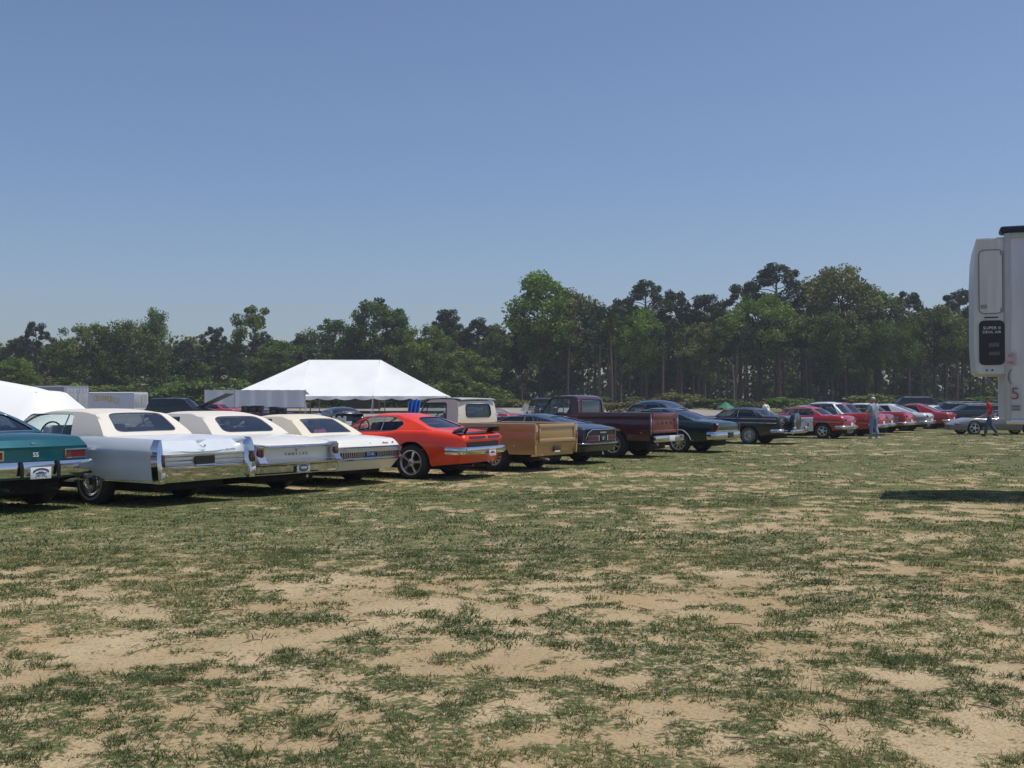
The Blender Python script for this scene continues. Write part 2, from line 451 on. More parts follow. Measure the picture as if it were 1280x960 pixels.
        shell = MB(); tt = [-1, -.94, -.85, -.7, -.5, -.25, 0, .25, .5, .7, .85, .94, 1]
        shell.grid([[AC('roof', k / 16, t) for t in tt] for k in range(17)])
        gl = {}
        for piece, key, dflt in (('ws', 'wwin', (.93, .93, .05, .96)), ('rw', 'rwin', (.8, .86, .06, .9))):
            t0, t1, u0, u1 = c.get(key, dflt)     # half widths at u0 / u1
            inner = round_poly([(-t0, u0), (t0, u0), (t1, u1), (-t1, u1)], c.get('wr', .12), 5)
            outer = [(-1, 0), (0, 0), (1, 0), (1, .33), (1, .66), (1, 1), (.5, 1), (0, 1), (-.5, 1), (-1, 1), (-1, .66), (-1, .33)]
            fn = lambda a, b, d, piece=piece: AC(piece, b, a, d)
            I, cc = holed(shell, outer, inner, fn); gl[piece] = (I, cc, fn)
        edge = [AC('ws', k / 8, 1) for k in range(9)] + [AC('roof', k / 16, 1) for k in range(1, 17)] + [AC('rw', k / 8, 1) for k in range(1, 9)]
        e2 = [(p[0], p[2]) for p in edge]; xa, xb = e2[0][0], e2[-1][0]
        belt = [(xb + (xa - xb) * k / 12, s.top(xb + (xa - xb) * k / 12) - .015) for k in range(13)]
        outer = e2 + belt
        win = round_poly(c['win'], c.get('sr', .05), 4); sides = []
        for sg in (1, -1):
            fn = lambda a, b, d, sg=sg: (a, sg * (Yf(a, b) - d), b)
            I, cc = holed(shell, outer, win, fn); sides.append((I, cc, fn))
        top = shell.build(name, mat_, s.root, 40)
        def add_glass(nm, g, m, r=trim_r):
            o = pane(*g, .012).build(nm, m, s.root, 60)
            if trim and r: MB().tube([g[2](p[0], p[1], -.002) for p in g[0]], r, 5, closed=True).build('window_trim', trim, o)
            return o
        add_glass('windshield', gl['ws'], glass_front); add_glass('rear_window', gl['rw'], glass_rear, c.get('rtrim', trim_r))
        for sd_ in sides:
            o = add_glass('side_window', sd_, glass_side)
            for x, lean in c.get('div', []):
                zs = [p[1] for p in win]; z0, z1 = s.top(x) - .01, max(zs) - .01
                MB().tube([sd_[2](x, z0, .006), sd_[2](x + lean, z1, .006)], .011, 5).build('window_divider', trim or BLACK, o)
        s.Yf = Yf
        return top
    def seats(s, rows, m=CABIN, w=None, wheel_x=None):
        """rows: (x, top z); bench seat backs, with a steering wheel ahead of the first"""
        for x, z in rows:
            hw = (w or s.hw(x) * .8); zb = s.top(x) - .3
            mb = MB(); mb.box(x - .07, x + .09, -hw, -.02, zb, z, bev=.05, T=lambda v: Vector((v.x - (v.z - zb) * .22, v.y, v.z)))
            mb.box(x - .07, x + .09, .02, hw, zb, z, bev=.05, T=lambda v: Vector((v.x - (v.z - zb) * .22, v.y, v.z)))
            mb.build('seat', m, s.root)
        if wheel_x:
            z = s.top(wheel_x) + .06; mb = MB()
            mb.tube([(wheel_x - .1 * math.sin(a) * .4, .38 + .19 * math.cos(a), z + .19 * math.sin(a)) for a in [2 * math.pi * k / 20 for k in range(20)]], .014, 6, closed=True)
            mb.tube([(wheel_x, .2, z), (wheel_x, .56, z)], .012, 5); mb.tube([(wheel_x, .38, z), (wheel_x + .35, .38, z - .15)], .025, 6)
            mb.build('steering_wheel', BLACK, s.root)
            MB().box(wheel_x + .2, wheel_x + .75, -s.hw(wheel_x) * .8, s.hw(wheel_x) * .8, s.top(wheel_x) - .3, s.top(wheel_x) + .015, bev=.04).build('dashboard', CABIN, s.root)
    def bumper(s, z, sect, half, wrap=.5, off=.0, rc=.14, name='bumper', m=CHROME, dx=None, front=False):
        g = dx or (lambda y: 0.)
        def X(y): return s.rx(y, z) - off + g(y)
        path = [(wrap, -half, z), ((wrap + X(half) + rc) / 2, -half, z)]
        for k in range(6):
            a = (math.pi / 2) * k / 5; path.append((X(half - rc) + rc - rc * math.sin(a), -half + rc - rc * math.cos(a), z))
        n = 12
        for k in range(1, n): y = (-half + rc) + 2 * (half - rc) * k / n; path.append((X(y), y, z))
        for k in range(6):
            a = (math.pi / 2) * (1 - k / 5); path.append((X(half - rc) + rc - rc * math.sin(a), half - rc + rc * math.cos(a), z))
        path += [((wrap + X(half) + rc) / 2, half, z), (wrap, half, z)]
        if front: path = [(s.L + s.x0 - x, -y, zz) for x, y, zz in path]
        return MB().sweep(path, sect).build(name, m, s.root, 35)
    def front_bumper(s, z=.5, h=.16, half=None):
        half = half or s.hw(s.L - .3) + .01
        path = [(s.L - .45, half, z), (s.L - .2, half, z)]
        for k in range(13):
            a = math.pi / 2 - math.pi * k / 12; y = half * math.sin(a) * .97
            path.append((s.L + .05 - s.front(y, z), y, z))
        path += [(s.L - .2, -half, z), (s.L - .45, -half, z)]
        MB().sweep(path, [(0, -h / 2), (.05, -h * .35), (.06, 0), (.05, h * .35), (0, h / 2), (-.02, 0)]).build('front_bumper', CHROME, s.root, 40)
    def patch(s, name, y0, y1, z0, z1, th, m, off=0., ny=8, nz=2, parent=None, dz=None, bk=.05):
        """slab lying on the tail; dz(y) shifts its height"""
        d = dz or (lambda y: 0.)
        ys = [y0 + (y1 - y0) * k / ny for k in range(ny + 1)]; zs = [z0 + (z1 - z0) * k / nz for k in range(nz + 1)]
        A = [[(s.rx(y, z + d(y)) - off - th, y, z + d(y)) for y in ys] for z in zs]; B = [[(p[0] + th + bk, p[1], p[2]) for p in r] for r in A]
        mb = MB(); mb.grid(A)
        mb.grid([A[0], B[0]]); mb.grid([A[-1], B[-1]]); mb.grid([[r[0] for r in A], [r[0] for r in B]]); mb.grid([[r[-1] for r in A], [r[-1] for r in B]])
        return mb.build(name, m, parent or s.root, 40)
    def poly_patch(s, name, poly, th, m, off=0., parent=None, bk=.04, bulge=0.):
        c = (sum(p[0] for p in poly) / len(poly), sum(p[1] for p in poly) / len(poly)); n = len(poly); V = []
        for y, z in poly: V.append((s.rx(y, z) - off + bk, y, z))
        for y, z in poly: V.append((s.rx(y, z) - off - th, y, z))
        for y, z in poly: V.append((s.rx(y, z) - off - th - bulge * .8, c[0] + (y - c[0]) * .6, c[1] + (z - c[1]) * .6))
        V.append((s.rx(*c) - off - th - bulge, c[0], c[1]))
        F = [(r * n + i, r * n + (i + 1) % n, (r + 1) * n + (i + 1) % n, (r + 1) * n + i) for r in range(2) for i in range(n)] + [(2 * n + i, 2 * n + (i + 1) % n, 3 * n) for i in range(n)]
        return MB().add(V, F).build(name, m, parent or s.root, 40)
    def text(s, body, size, m, y, z, off=.012, squeeze=1., parent=None):
        return lettering(body, size, m, (s.rx(y, z) - off, y, z), (0, -1, 0), (0, 0, 1), parent or s.root, .004, squeeze)
    def side_strip(s, name, pts, r, m, both=True, off=.004, n=5):
        for sg in ((1, -1) if both else (1,)):
            o = MB().tube([s.warp(x, sg * (s.side(x, z) + off), z) for x, z in pts], r, n).build(name, m, s.root)
        return o
    def arch_trim(s, m=CHROME, r=.014):
        for xc, zc, ra, cap in s.arch:
            pts = []
            for k in range(17):
                a = math.pi * k / 16; x, z = xc + ra * math.cos(a), zc + ra * math.sin(a)
                if z >= s.bot(x): pts.append((x, min(z, cap)))
            s.side_strip('arch_trim', pts, r, m)
    def seam(s, x, z0, z1, lean=0.):
        n = 8; s.side_strip('door_seam', [(x + lean * k / n, z0 + (z1 - z0) * k / n) for k in range(n + 1)], .005, BLACK, off=-.001, n=4)
    def handle(s, x, z):
        for sg in (1, -1):
            y = s.side(x, z); MB().box(x - .08, x + .08, sg * y - .012, sg * y + .028, z - .012, z + .014, bev=.008).build('door_handle', CHROME, s.root)
    def mirror(s, x, z, m=CHROME):
        y = s.side(x, z) + .02; mb = MB(); mb.tube([(x, y - .05, z - .02), (x - .01, y + .06, z + .05)], .012, 5)
        mb.box(x - .05, x + .02, y + .03, y + .16, z + .02, z + .13, bev=.03); mb.build('mirror', m, s.root)

ROUND = lambda h, d: [(-.03, -h / 2), (d * .55, -h * .47), (d * .93, -h * .25), (d, 0), (d * .93, h * .25), (d * .55, h * .47), (-.03, h / 2)]
FLAT = lambda h, d: [(-.03, -h / 2), (d * .72, -h * .5), (d * .9, -h * .30), (d, h * .30), (d * .8, h * .5), (-.03, h / 2)]
BLADE = lambda h, d: [(-.03, -h / 2), (d * .7, -h * .5), (d, -h * .36), (d, h * .1), (d * .82, h * .34), (d * .5, h * .5), (-.03, h / 2)]

def plate(car, y, z, off, m=PLATE_WHITE, w=.305, h=.155):
    """licence plate plus its own little frame of marks"""
    x = car.rx(y, z) - off
    o = MB().box(x - .006, x + .006, y - w / 2, y + w / 2, z - h / 2, z + h / 2, bev=.004).build('license_plate', m, car.root)
    return o, x - .0075

def flat_poly(name, poly, x, m, parent, th=.003):
    return MB().prism(poly, x - th, x + .002, 'x').build(name, m, parent)

def ell(cy, cz, a, b, n=20): return [(cy + a * math.cos(2 * math.pi * k / n), cz + b * math.sin(2 * math.pi * k / n)) for k in range(n)]
# ------------------------------------------------------------------ the row of show cars, near to far
TEAL = paint('teal', (.0, .10, .125), .5); SILVERBLUE = paint('ice_blue', (.56, .61, .66), .0, .46, .18)
IVORY = paint('ivory', (.74, .73, .68), 0, .38, .4); WARM_WHITE = paint('warm_white', (.76, .75, .70), 0, .38, .4); ORANGE = mat('paint_orange', (.80, .042, .006), .38, 0, coat=.45, var=.04, vs_=2.5)
GOLD = paint('gold_tan', (.42, .26, .115), .12); CREAM = paint('cream', (.70, .66, .53)); NAVY = paint('dark_navy', (.018, .03, .05), .3)
MAROON = paint('maroon', (.075, .010, .018)); GREEN = paint('dark_green', (.004, .022, .022), .2); JET = paint('black', (.008, .008, .009))
RED = paint('red', (.42, .015, .02)); DEEP_RED = paint('deep_red', (.22, .012, .02)); SILVER = paint('silver', (.33, .34, .35), .5)
PALE = paint('pale_white', (.70, .71, .72)); DARKBLUE = paint('midnight_blue', (.01, .018, .045))

def teal_coupe():
    c = Car('coupe', 'teal two-door coupe cut off by the left edge, chrome rear bumper and white plate', 'car', 47, 93, 147, dict(
        L=4.8, top=[(0, .955), (.1, .985), (.6, 1.01), (1.5, 1.0), (2.4, .97), (4.4, .95), (4.8, .88)], bot=[(0, .44), (.5, .38), (1., .26), (4.3, .27), (4.8, .36)],
        hw=[(0, .86), (.15, .90), (1, .925), (3.8, .92), (4.6, .87), (4.8, .83)], crown=[(0, .015), (.5, .045), (4.8, .05)],
        sec=[(.93, 1), (.97, .93), (1, .7), (.99, .4), (.94, 0)],
        rear=lambda y, z: .10 * y * y + (.02 + (z - .84) * 1.1 if z > .84 else .06), rblend=.6,
        arch=[(1.15, .34, .41, .74), (3.95, .33, .40, .72)]), dz=.03)
    c.body([TEAL, CABIN, UNDER], cockpit=(1.5, 3.3))
    c.wheels(.34, .27, .19, 'spoke5', 1.15, 3.95)
    c.cabin(dict(ws=[(3.45, .99), (2.75, 1.35)], roof=[(2.4, 1.40), (1.9, 1.39)], rw=[(1.6, 1.33), (1.02, 1.04)], yr=.62, rwin=(.80, .88, .08, .94),
                 win=[(3.15, 1.0), (2.7, 1.31), (1.85, 1.32), (1.62, 1.03)]), TEAL, glass_rear=GLASS_DARK, glass_side=GLASS_DARK)
    c.seats([(2.3, 1.15), (1.6, 1.1)])
    c.bumper(.575, FLAT(.20, .09), .925, off=.03)
    c.patch('tail_panel', -.80, .80, .685, .835, .012, TEAL)
    for sg in (1, -1):
        L = c.patch('taillight', sg * .80, sg * .47, .715, .815, .02, LENS, off=.008, ny=4)
        c.patch('lamp_bezel', sg * .82, sg * .45, .70, .716, .03, CHROME, off=.008, ny=4, parent=L)
        c.patch('lamp_bezel', sg * .82, sg * .45, .814, .83, .03, CHROME, off=.008, ny=4, parent=L)
        c.patch('lamp_bezel', sg * .82, sg * .802, .715, .815, .03, CHROME, off=.008, ny=1, parent=L)
        c.patch('lamp_bezel', sg * .468, sg * .45, .715, .815, .03, CHROME, off=.008, ny=1, parent=L)
        MB().tube([(c.rx(.27, .575) - .15, sg * .27, .47), (c.rx(.27, .575) - .155, sg * .27, .60), (c.rx(.27, .575) - .12, sg * .27, .685)], .024, 6).build('bumper_guard', BLACK, c.root)
    c.text('SS', .085, WHITE, 0, .765, .03, 1.15)
    MB().box(c.rx(0, .91) - .02, c.rx(0, .91) + .02, -.035, .035, .895, .93, bev=.01).build('emblem', CHROME, c.root)
    p, x = plate(c, 0, .525, .145)
    # an event plate: two dark arches over a small car shape and a scroll
    arc = [(.12 * math.cos(a), .525 + .012 + .055 * math.sin(a)) for a in [math.pi * k / 12 for k in range(13)]]
    flat_poly('plate_print', arc + [(.095 * math.cos(math.pi * k / 12), .525 + .012 + .036 * math.sin(math.pi * k / 12)) for k in range(12, -1, -1)], x, INK, p)
    flat_poly('plate_print', [(-.075, .517), (-.08, .53), (-.045, .534), (-.025, .547), (.03, .547), (.055, .533), (.08, .53), (.078, .517)], x, INK_BLUE, p)
    flat_poly('plate_print', [(-.06, .487), (-.06, .503), (-.01, .503), (-.01, .487)], x, GREY_INK, p); flat_poly('plate_print', [(.01, .487), (.01, .503), (.06, .503), (.06, .487)], x, GREY_INK, p)
    flat_poly('plate_print', [(-.085, .47), (-.07, .49), (-.064, .488), (-.077, .468)], x, INK, p); flat_poly('plate_print', [(.085, .47), (.07, .49), (.064, .488), (.077, .468)], x, INK, p)
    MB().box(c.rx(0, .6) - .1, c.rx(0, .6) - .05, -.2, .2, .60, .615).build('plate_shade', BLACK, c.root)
    c.side_strip('rocker_strip', [(1.65, .32), (3.4, .32)], .012, CHROME)
    for sg in (1, -1): MB().tube([(.35, sg * .35, .33), (.02, sg * .35, .31)], .03, 8, cap=False).build('exhaust_tip', STEEL, c.root)
    c.seam(1.85, .95, .35, -.1); c.front_bumper(.52)

def finned_convertible():
    def rear(y, z):
        a = abs(y); fin = max(0., min(1., (a - .78) / .08)); v = .05 + max(0., z - .76) * 1.1 if z > .76 else .10 - .06 * max(0, .6 - z) / .25
        return v * (1 - fin) + fin * (-.02 + .10 * max(0., (z - .35)) ** 1.5) + .02 * y * y
    c = Car('convertible', 'ice-blue finned convertible with white soft top and full-width chrome tail, beside the teal coupe', 'car', 260, 84, 149.5, dict(
        L=5.7, top=[(0, .955), (.1, .985), (.7, 1.0), (1.4, 1.01), (2.2, .985), (3.2, .955), (5.3, .93), (5.7, .88)], bot=[(0, .36), (1, .37), (1.4, .34), (4.9, .30), (5.7, .34)],
        hw=[(0, .965), (.2, .985), (1.2, 1.01), (4.5, 1.0), (5.4, .97), (5.7, .93)],
        crown=[(0, -.165), (.15, -.14), (.5, -.08), (.95, -.02), (1.25, .0), (2, .01), (5.7, .05)], trough=3.6,
        sec=[(.885, 1), (.91, .97), (.945, .86), (.985, .75), (1, .71), (.985, .62), (.972, .45), (.975, .3), (.955, .12), (.93, 0)], rear=rear, rblend=.9,
        arch=[(1.42, -.02, .50, .445), (4.75, .33, .41, .70)]), dz=.0)
    c.body([SILVERBLUE, CABIN, UNDER], cockpit=(1.4, 3.7), nst=46)
    c.wheels(.35, .21, .20, 'cap', 1.42, 4.75, ww=True, yo=.95)
    c.cabin(dict(ws=[(3.75, .98), (3.2, 1.36)], roof=[(2.8, 1.415), (2.2, 1.42)], rw=[(1.62, 1.375), (1.22, 1.01)], yr=.66, yk=.96, bw=.16, br=.02, rwin=(.72, .70, .06, .84), wr=.16,
                 win=[(3.5, .995), (3.16, 1.335), (2.12, 1.335), (1.98, .99)], sr=.06, div=[(2.25, .0)]), SOFTTOP, name='soft_top', glass_rear=VINYL_WIN, trim_r=.006)
    c.seats([(2.75, 1.16), (1.85, 1.13)], CABIN_LIGHT, wheel_x=3.1)
    # tail: bumper beam, brushed centre panel, two bars, tall bladed lamps
    c.bumper(.48, [(-.03, -.11), (.02, -.115), (.05, -.06), (.075, .06), (.08, .10), (-.03, .115)], .80, wrap=.15, rc=.05, off=.035)
    c.patch('tail_panel', -.79, .79, .60, .765, .012, mat('tail_panel_white', (.6, .62, .64), .4, 0), off=.0)
    for z, h in ((.735, .035), (.665, .014), (.608, .02)): c.patch('tail_bar', -.80, .80, z - h / 2, z + h / 2, .035, CHROME, off=.008)
    R0 = c.patch('plate_recess', -.19, .19, .60, .725, .02, BLACK, off=.035, ny=2); c.patch('recess_frame', -.20, .20, .585, .60, .05, CHROME, off=.015, ny=2, parent=R0)
    for sg in (1, -1):
        y = sg * .885
        prof = [(.36, .055), (.45, .075), (.6, .085), (.75, .083), (.85, .07), (.93, .045), (.985, .012)]
        pol = [(y + a, z) for z, a in prof] + [(y - a, z) for z, a in reversed(prof)]
        B = c.poly_patch('lamp_blade', pol, .03, CHROME, off=.01, bk=.10, bulge=.035)
        q = [(y - .035, .60), (y + .035, .60), (y + .04, .68), (y + .03, .77), (y - .03, .77), (y - .04, .68)]
        c.poly_patch('taillight', q, .055, LENS_DARK, off=.02, parent=B, bulge=.02)
        q = [(y - .05, .43), (y + .05, .43), (y + .055, .53), (y - .055, .53)]
        c.poly_patch('reverse_lamp', q, .05, mat('clear_lens', (.5, .5, .52), .1, .3, coat=1), off=.02, parent=B, bulge=.02)
    E = MB().add([(c.rx(0, .8) - .02, .0, .895), (c.rx(0, .8) - .03, .022, .88), (c.rx(0, .8) - .035, 0, .85), (c.rx(0, .8) - .03, -.022, .88)], [(0, 1, 2), (0, 2, 3)])
    E.tube([(c.rx(0, .8) - .0, .06, .88), (c.rx(0, .8) - .02, 0, .845), (c.rx(0, .8) - .0, -.06, .88)], .006, 5).build('emblem', CHROME, c.root)
    c.text('DeVille', .05, CHROME, -.55, .80, .02, 1.3)
    c.side_strip('sill_moulding', [(.15, .40), (1., .385), (4.2, .36)], .012, CHROME)
    c.handle(2.2, .80); c.seam(2.02, .97, .36); c.seam(3.5, .95, .35); c.front_bumper(.5); c.mirror(3.35, 1.03)

def lettered_convertible():
    def rear(y, z):
        return .05 * y * y + (.10 if .58 < z < .815 else 0.) + (.05 + (z - .815) * .9 if z >= .815 else 0) + (.05 if z < .52 else 0)
    c = Car('convertible', 'ivory convertible with white soft top and spaced letters across its pale tail panel', 'car', 375, 74, 146, dict(
        L=5.6, top=[(0, .86), (.08, .88), (.5, .93), (1.2, .985), (1.8, .975), (3.2, .94), (5.2, .92), (5.6, .86)], bot=[(0, .36), (1, .33), (4.9, .29), (5.6, .34)],
        hw=[(0, .955), (.2, .98), (1.3, 1.01), (4.5, 1.0), (5.3, .97), (5.6, .92)], crown=[(0, .0), (.5, .03), (1.2, .03), (5.6, .05)],
        sec=[(.9, 1), (.95, .92), (.985, .75), (1, .55), (.98, .3), (.93, 0)], rear=rear, rblend=.6,
        arch=[(1.38, .20, .44, .60), (4.6, .32, .41, .70)]), dz=.0)
    c.body([IVORY, CABIN, UNDER], cockpit=(1.5, 3.6), nst=40)
    c.wheels(.35, .22, .19, 'cap', 1.38, 4.6, yo=.95)
    c.cabin(dict(ws=[(3.7, .97), (3.15, 1.33)], roof=[(2.7, 1.40), (2.1, 1.405)], rw=[(1.62, 1.34), (1.12, .995)], yr=.66, bw=.16, br=.03, rwin=(.70, .70, .08, .86), wr=.22,
                 win=[(3.45, .98), (3.12, 1.30), (2.2, 1.31), (2.1, .985)], sr=.05), SOFTTOP, name='soft_top', glass_rear=VINYL_WIN, trim_r=.005)
    c.seats([(2.7, 1.14), (1.85, 1.1)], CABIN)
    BR = mat('tail_frame_chrome', (.60, .61, .64), .16, 1.)
    c.bumper(.455, [(-.03, -.07), (.01, -.075), (.05, -.05), (.05, .04), (.07, .06), (.04, .075), (-.03, .075)], .975, wrap=.6, rc=.10, off=.045)
    c.patch('tail_panel', -.76, .76, .59, .80, .012, mat('tail_panel_ivory', (.68, .68, .62), .35, coat=.4), ny=10)
    up = lambda y: .03 * max(0., (abs(y) - .68) / .28)
    c.patch('upper_moulding', -.955, .955, .80, .85, .05, BR, off=.05, ny=16, dz=up)
    c.patch('lower_moulding', -.955, .955, .53, .588, .055, CHROME, off=.05, ny=16)
    for sg in (1, -1):
        B = c.patch('lamp_housing', sg * .955, sg * .80, .57, .85, .03, BR, off=.09, ny=3)
        c.poly_patch('taillight', round_poly([(sg * .935, .605), (sg * .82, .605), (sg * .82, .785), (sg * .935, .80)], .03), .045, LENS_DARK, off=.10, parent=B, bulge=.01)
    for i, ch in enumerate('PONTIAC'): c.text(ch, .058, GREY_INK, .245 - i * .0815, .69, .025, 1.1)
    c.poly_patch('emblem', [(0, .735), (.016, .755), (0, .775), (-.016, .755)], .022, GREY_INK)
    p, x = plate(c, 0, .46, .135, mat('plate_grey', (.42, .44, .44), .5))
    flat_poly('plate_print', ell(0, .46, .108, .056), x, INK, p); flat_poly('plate_print', ell(0, .46, .082, .034), x - .003, mat('plate_grey2', (.16, .18, .18), .5), p)
    lettering('SHOW', .042, PLATE_WHITE, (x - .008, 0, .46), (0, -1, 0), (0, 0, 1), p, .002)
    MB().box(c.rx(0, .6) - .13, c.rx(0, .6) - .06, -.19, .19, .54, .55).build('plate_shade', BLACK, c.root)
    c.side_strip('sill_moulding', [(.3, .37), (3.9, .34)], .012, CHROME); c.seam(2.15, .95, .36); c.front_bumper(.5)
    MB().tube([(.5, -.3, .34), (.12, -.3, .30)], .03, 8).build('exhaust_tip', STEEL, c.root)

def hidden_lamp_convertible():
    def rear(y, z):
        b = .06 * y * y + .25 * max(0., abs(y) - .75)
        return b + (.07 if .52 < z < .66 else 0) + ((z - .72) * .8 if z > .72 else 0) + (.02 + (.5 - z) * .75 if z < .5 else 0)
    c = Car('convertible', 'cream convertible with ribbed full-width tail lamps and a blue plate, next to the orange coupe', 'car', 466, 66, 146, dict(
        L=5.05, top=[(0, .845), (.06, .865), (.3, .885), (.8, .91), (1.4, .925), (2, .90), (3.2, .90), (4.8, .86), (5.05, .8)], bot=[(0, .30), (.6, .28), (4.6, .25), (5.05, .32)],
        hw=[(0, .905), (.2, .93), (1.2, .955), (4, .95), (4.8, .92), (5.05, .88)], crown=[(0, .01), (.5, .04), (1.2, .04), (5, .05)],
        sec=[(.9, 1), (.95, .9), (1, .64), (.985, .4), (.90, .1), (.86, 0)], rear=rear, rblend=.6,
        arch=[(1.22, .30, .39, .66), (4.1, .31, .39, .67)]))
    c.body([WARM_WHITE, CABIN, UNDER], cockpit=(1.4, 3.3), nst=40)
    c.wheels(.33, .22, .19, 'cap', 1.22, 4.1, yo=.90)
    c.cabin(dict(ws=[(3.35, .93), (2.8, 1.27)], roof=[(2.4, 1.33), (1.9, 1.335)], rw=[(1.5, 1.27), (.98, .93)], yr=.60, bw=.15, br=.02, rwin=(.70, .70, .06, .86), wr=.06,
                 win=[(3.1, .93), (2.78, 1.24), (2.02, 1.25), (1.92, .93)], sr=.04), CREAMTOP, name='soft_top', glass_rear=VINYL_WIN, trim_r=.004)
    c.seats([(2.4, 1.08)], CABIN)
    SIL = mat('tail_bar_silver', (.55, .60, .70), .18, .9)
    c.patch('lip_line', -.88, .88, .722, .742, .012, mat('navy_trim', (.01, .014, .04), .4), ny=14)  # thin navy line across the tail, below the trunk lip
    c.patch('upper_bar', -.915, .915, .665, .718, .045, SIL, ny=16)
    for sg in (1, -1):
        c.patch('bar_end', sg * .925, sg * .86, .52, .67, .045, SIL, ny=3, bk=.12)
        T = c.patch('taillight', sg * .84, sg * .17, .548, .652, .02, LENS_DARK, off=.005, ny=8)
        for k in range(12):
            y = sg * (.20 + .055 * k); c.patch('lamp_rib', y - .006, y + .006, .55, .65, .016, STEEL, off=.02, ny=1, nz=1, parent=T)
        c.patch('bumper_jack_slot', sg * .62 - .03, sg * .62 + .03, .492, .512, .09, BLACK, ny=1)
    c.patch('lower_bar', -.90, .90, .505, .54, .08, CHROME, ny=16)
    c.patch('plate_recess', -.17, .17, .54, .656, .018, BLACK, ny=2)
    p, x = plate(c, .01, .595, .03, INK_BLUE, w=.29, h=.125)
    lettering('TD 68', .085, WHITE, (x - .002, .03, .595), (0, -1, 0), (0, 0, 1), p, .002, .9)
    c.text('Mercury', .045, GREY_INK, -.43, .80, .02, 1.1); c.text('XR', .04, LENS, -.66, .80, .02)
    c.poly_patch('emblem', [(.006, .785), (.006, .82), (-.006, .82), (-.006, .785)], .004, GREY_INK)
    c.side_strip('sill_moulding', [(1.7, .31), (3.6, .29)], .01, CHROME); c.seam(1.95, .88, .3); c.front_bumper(.46)

def orange_coupe():
    def rear(y, z):
        b = .07 * y * y + .22 * max(0., abs(y) - .78)
        return b + ((z - .86) * .9 if z > .86 else 0) + (.05 if .60 < z < .80 else 0) + (.03 + (.52 - z) * .55 if z < .52 else 0)
    c = Car('muscle_coupe', 'bright orange fastback coupe with black rear spoiler and five-spoke wheels', 'car', 608, 60.5, 154.5, dict(
        L=5.15, top=[(0, .895), (.08, .925), (.4, .965), (.95, 1.005), (1.5, 1.01), (2.1, .955), (3.2, .935), (4.8, .88), (5.15, .8)], bot=[(0, .34), (.5, .31), (1, .26), (4.6, .25), (5.15, .32)],
        hw=[(0, .905), (.2, .935), (1.1, .975), (2.4, .945), (4, .955), (4.9, .90), (5.15, .84)], crown=[(0, .012), (.5, .025), (1., .04), (1.2, .04), (5.1, .06)],
        sec=[(.885, 1), (.93, .955), (.965, .82), (1, .55), (.985, .35), (.93, 0)], rear=rear, rblend=.7,
        arch=[(1.24, .35, .43, .77), (4.15, .33, .41, .72)]))
    c.body([ORANGE, CABIN, UNDER], cockpit=(1.2, 3.0), nst=46)
    c.wheels(.36, .27, .25, 'spoke5', 1.24, 4.15, yo=.96, R2=.345)
    c.cabin(dict(ws=[(3.2, .965), (2.6, 1.29)], roof=[(2.25, 1.345), (1.8, 1.345)], rw=[(1.40, 1.285), (.78, 1.015)], yr=.60, yk=1.0, bw=.14, br=.10, rwin=(.72, .84, .1, .92), wr=.25, tp=1.0, drop=.05,
                 win=[(3.02, .955), (2.56, 1.265), (1.80, 1.275), (1.50, 1.13), (1.66, .985)], sr=.05, div=[(2.05, .0)]), ORANGE, glass_rear=GLASS_DARK, trim_r=.007)
    c.seats([(2.35, 1.16), (1.6, 1.1)], CABIN, wheel_x=2.75)
    c.bumper(.60, FLAT(.15, .085), .935, wrap=.42, rc=.10, off=.03)
    c.patch('tail_recess', -.70, .70, .655, .795, .0, BLACK, off=.012, ny=10, bk=.02)
    for sg in (1, -1):
        c.patch('taillight', sg * .68, sg * .07, .845, .885, .012, mat('smoked_lens', (.06, .014, .012), .3), ny=8, off=.005)
        MB().tube([(c.rx(.6, .95) + .14, sg * .52, .93), (c.rx(.6, .95) + .07, sg * .50, 1.045)], [.03, .022], 6).build('spoiler_post', BLACK, c.root)
    c.poly_patch('emblem', ell(0, .865, .03, .026, 10), .02, AMBER)
    # pedestal wing: a blade that turns down at both ends
    rows = []
    for k in range(21):
        y = -.84 + 1.68 * k / 20; e = max(0., abs(y) - .66) / .18; z = 1.055 - .085 * e * e; x = c.rx(0, 1.) + .10 * (y / .84) ** 2 - .02
        rows.append([Vector((x - .10, y, z + .012)), Vector((x - .07, y, z + .028)), Vector((x + .09, y, z + .0)), Vector((x + .16, y, z - .022)), Vector((x + .09, y, z - .02)), Vector((x - .10, y, z - .002)), Vector((x - .10, y, z + .012))])
    MB().grid(rows).build('spoiler', BLACK, c.root, 50)
    p, x = plate(c, 0, .555, .14)
    flat_poly('plate_print', [(-.15, .478), (.15, .478), (.15, .51), (-.15, .51)], x, PINK, p)
    flat_poly('plate_print', [(-.15, .605), (.15, .605), (.15, .631), (-.15, .631)], x, PINK, p)
    flat_poly('plate_print', [(-.10, .535), (-.105, .552), (-.05, .558), (-.02, .575), (.05, .574), (.07, .557), (.105, .55), (.1, .535)], x, INK, p)
    for sg in (1, -1): MB().tube([(.4, sg * .38, .30), (.08, sg * .38, .28)], .032, 8, cap=False).build('exhaust_tip', CHROME, c.root)
    c.text('429', .06, BLACK, .72, .60, .0) if False else None
    lettering('GT', .05, GREY_INK, (.32, c.side(.32, .55) + .004, .55), (-1, 0, 0), (0, 0, 1), c.root)
    c.side_strip('body_crease', [(.5, .60), (1.0, .62)], .003, ORANGE)
    c.handle(1.95, .78); c.seam(1.78, .95, .32, .1); c.seam(3.1, .93, .3); c.front_bumper(.48); c.mirror(2.95, 1.0)

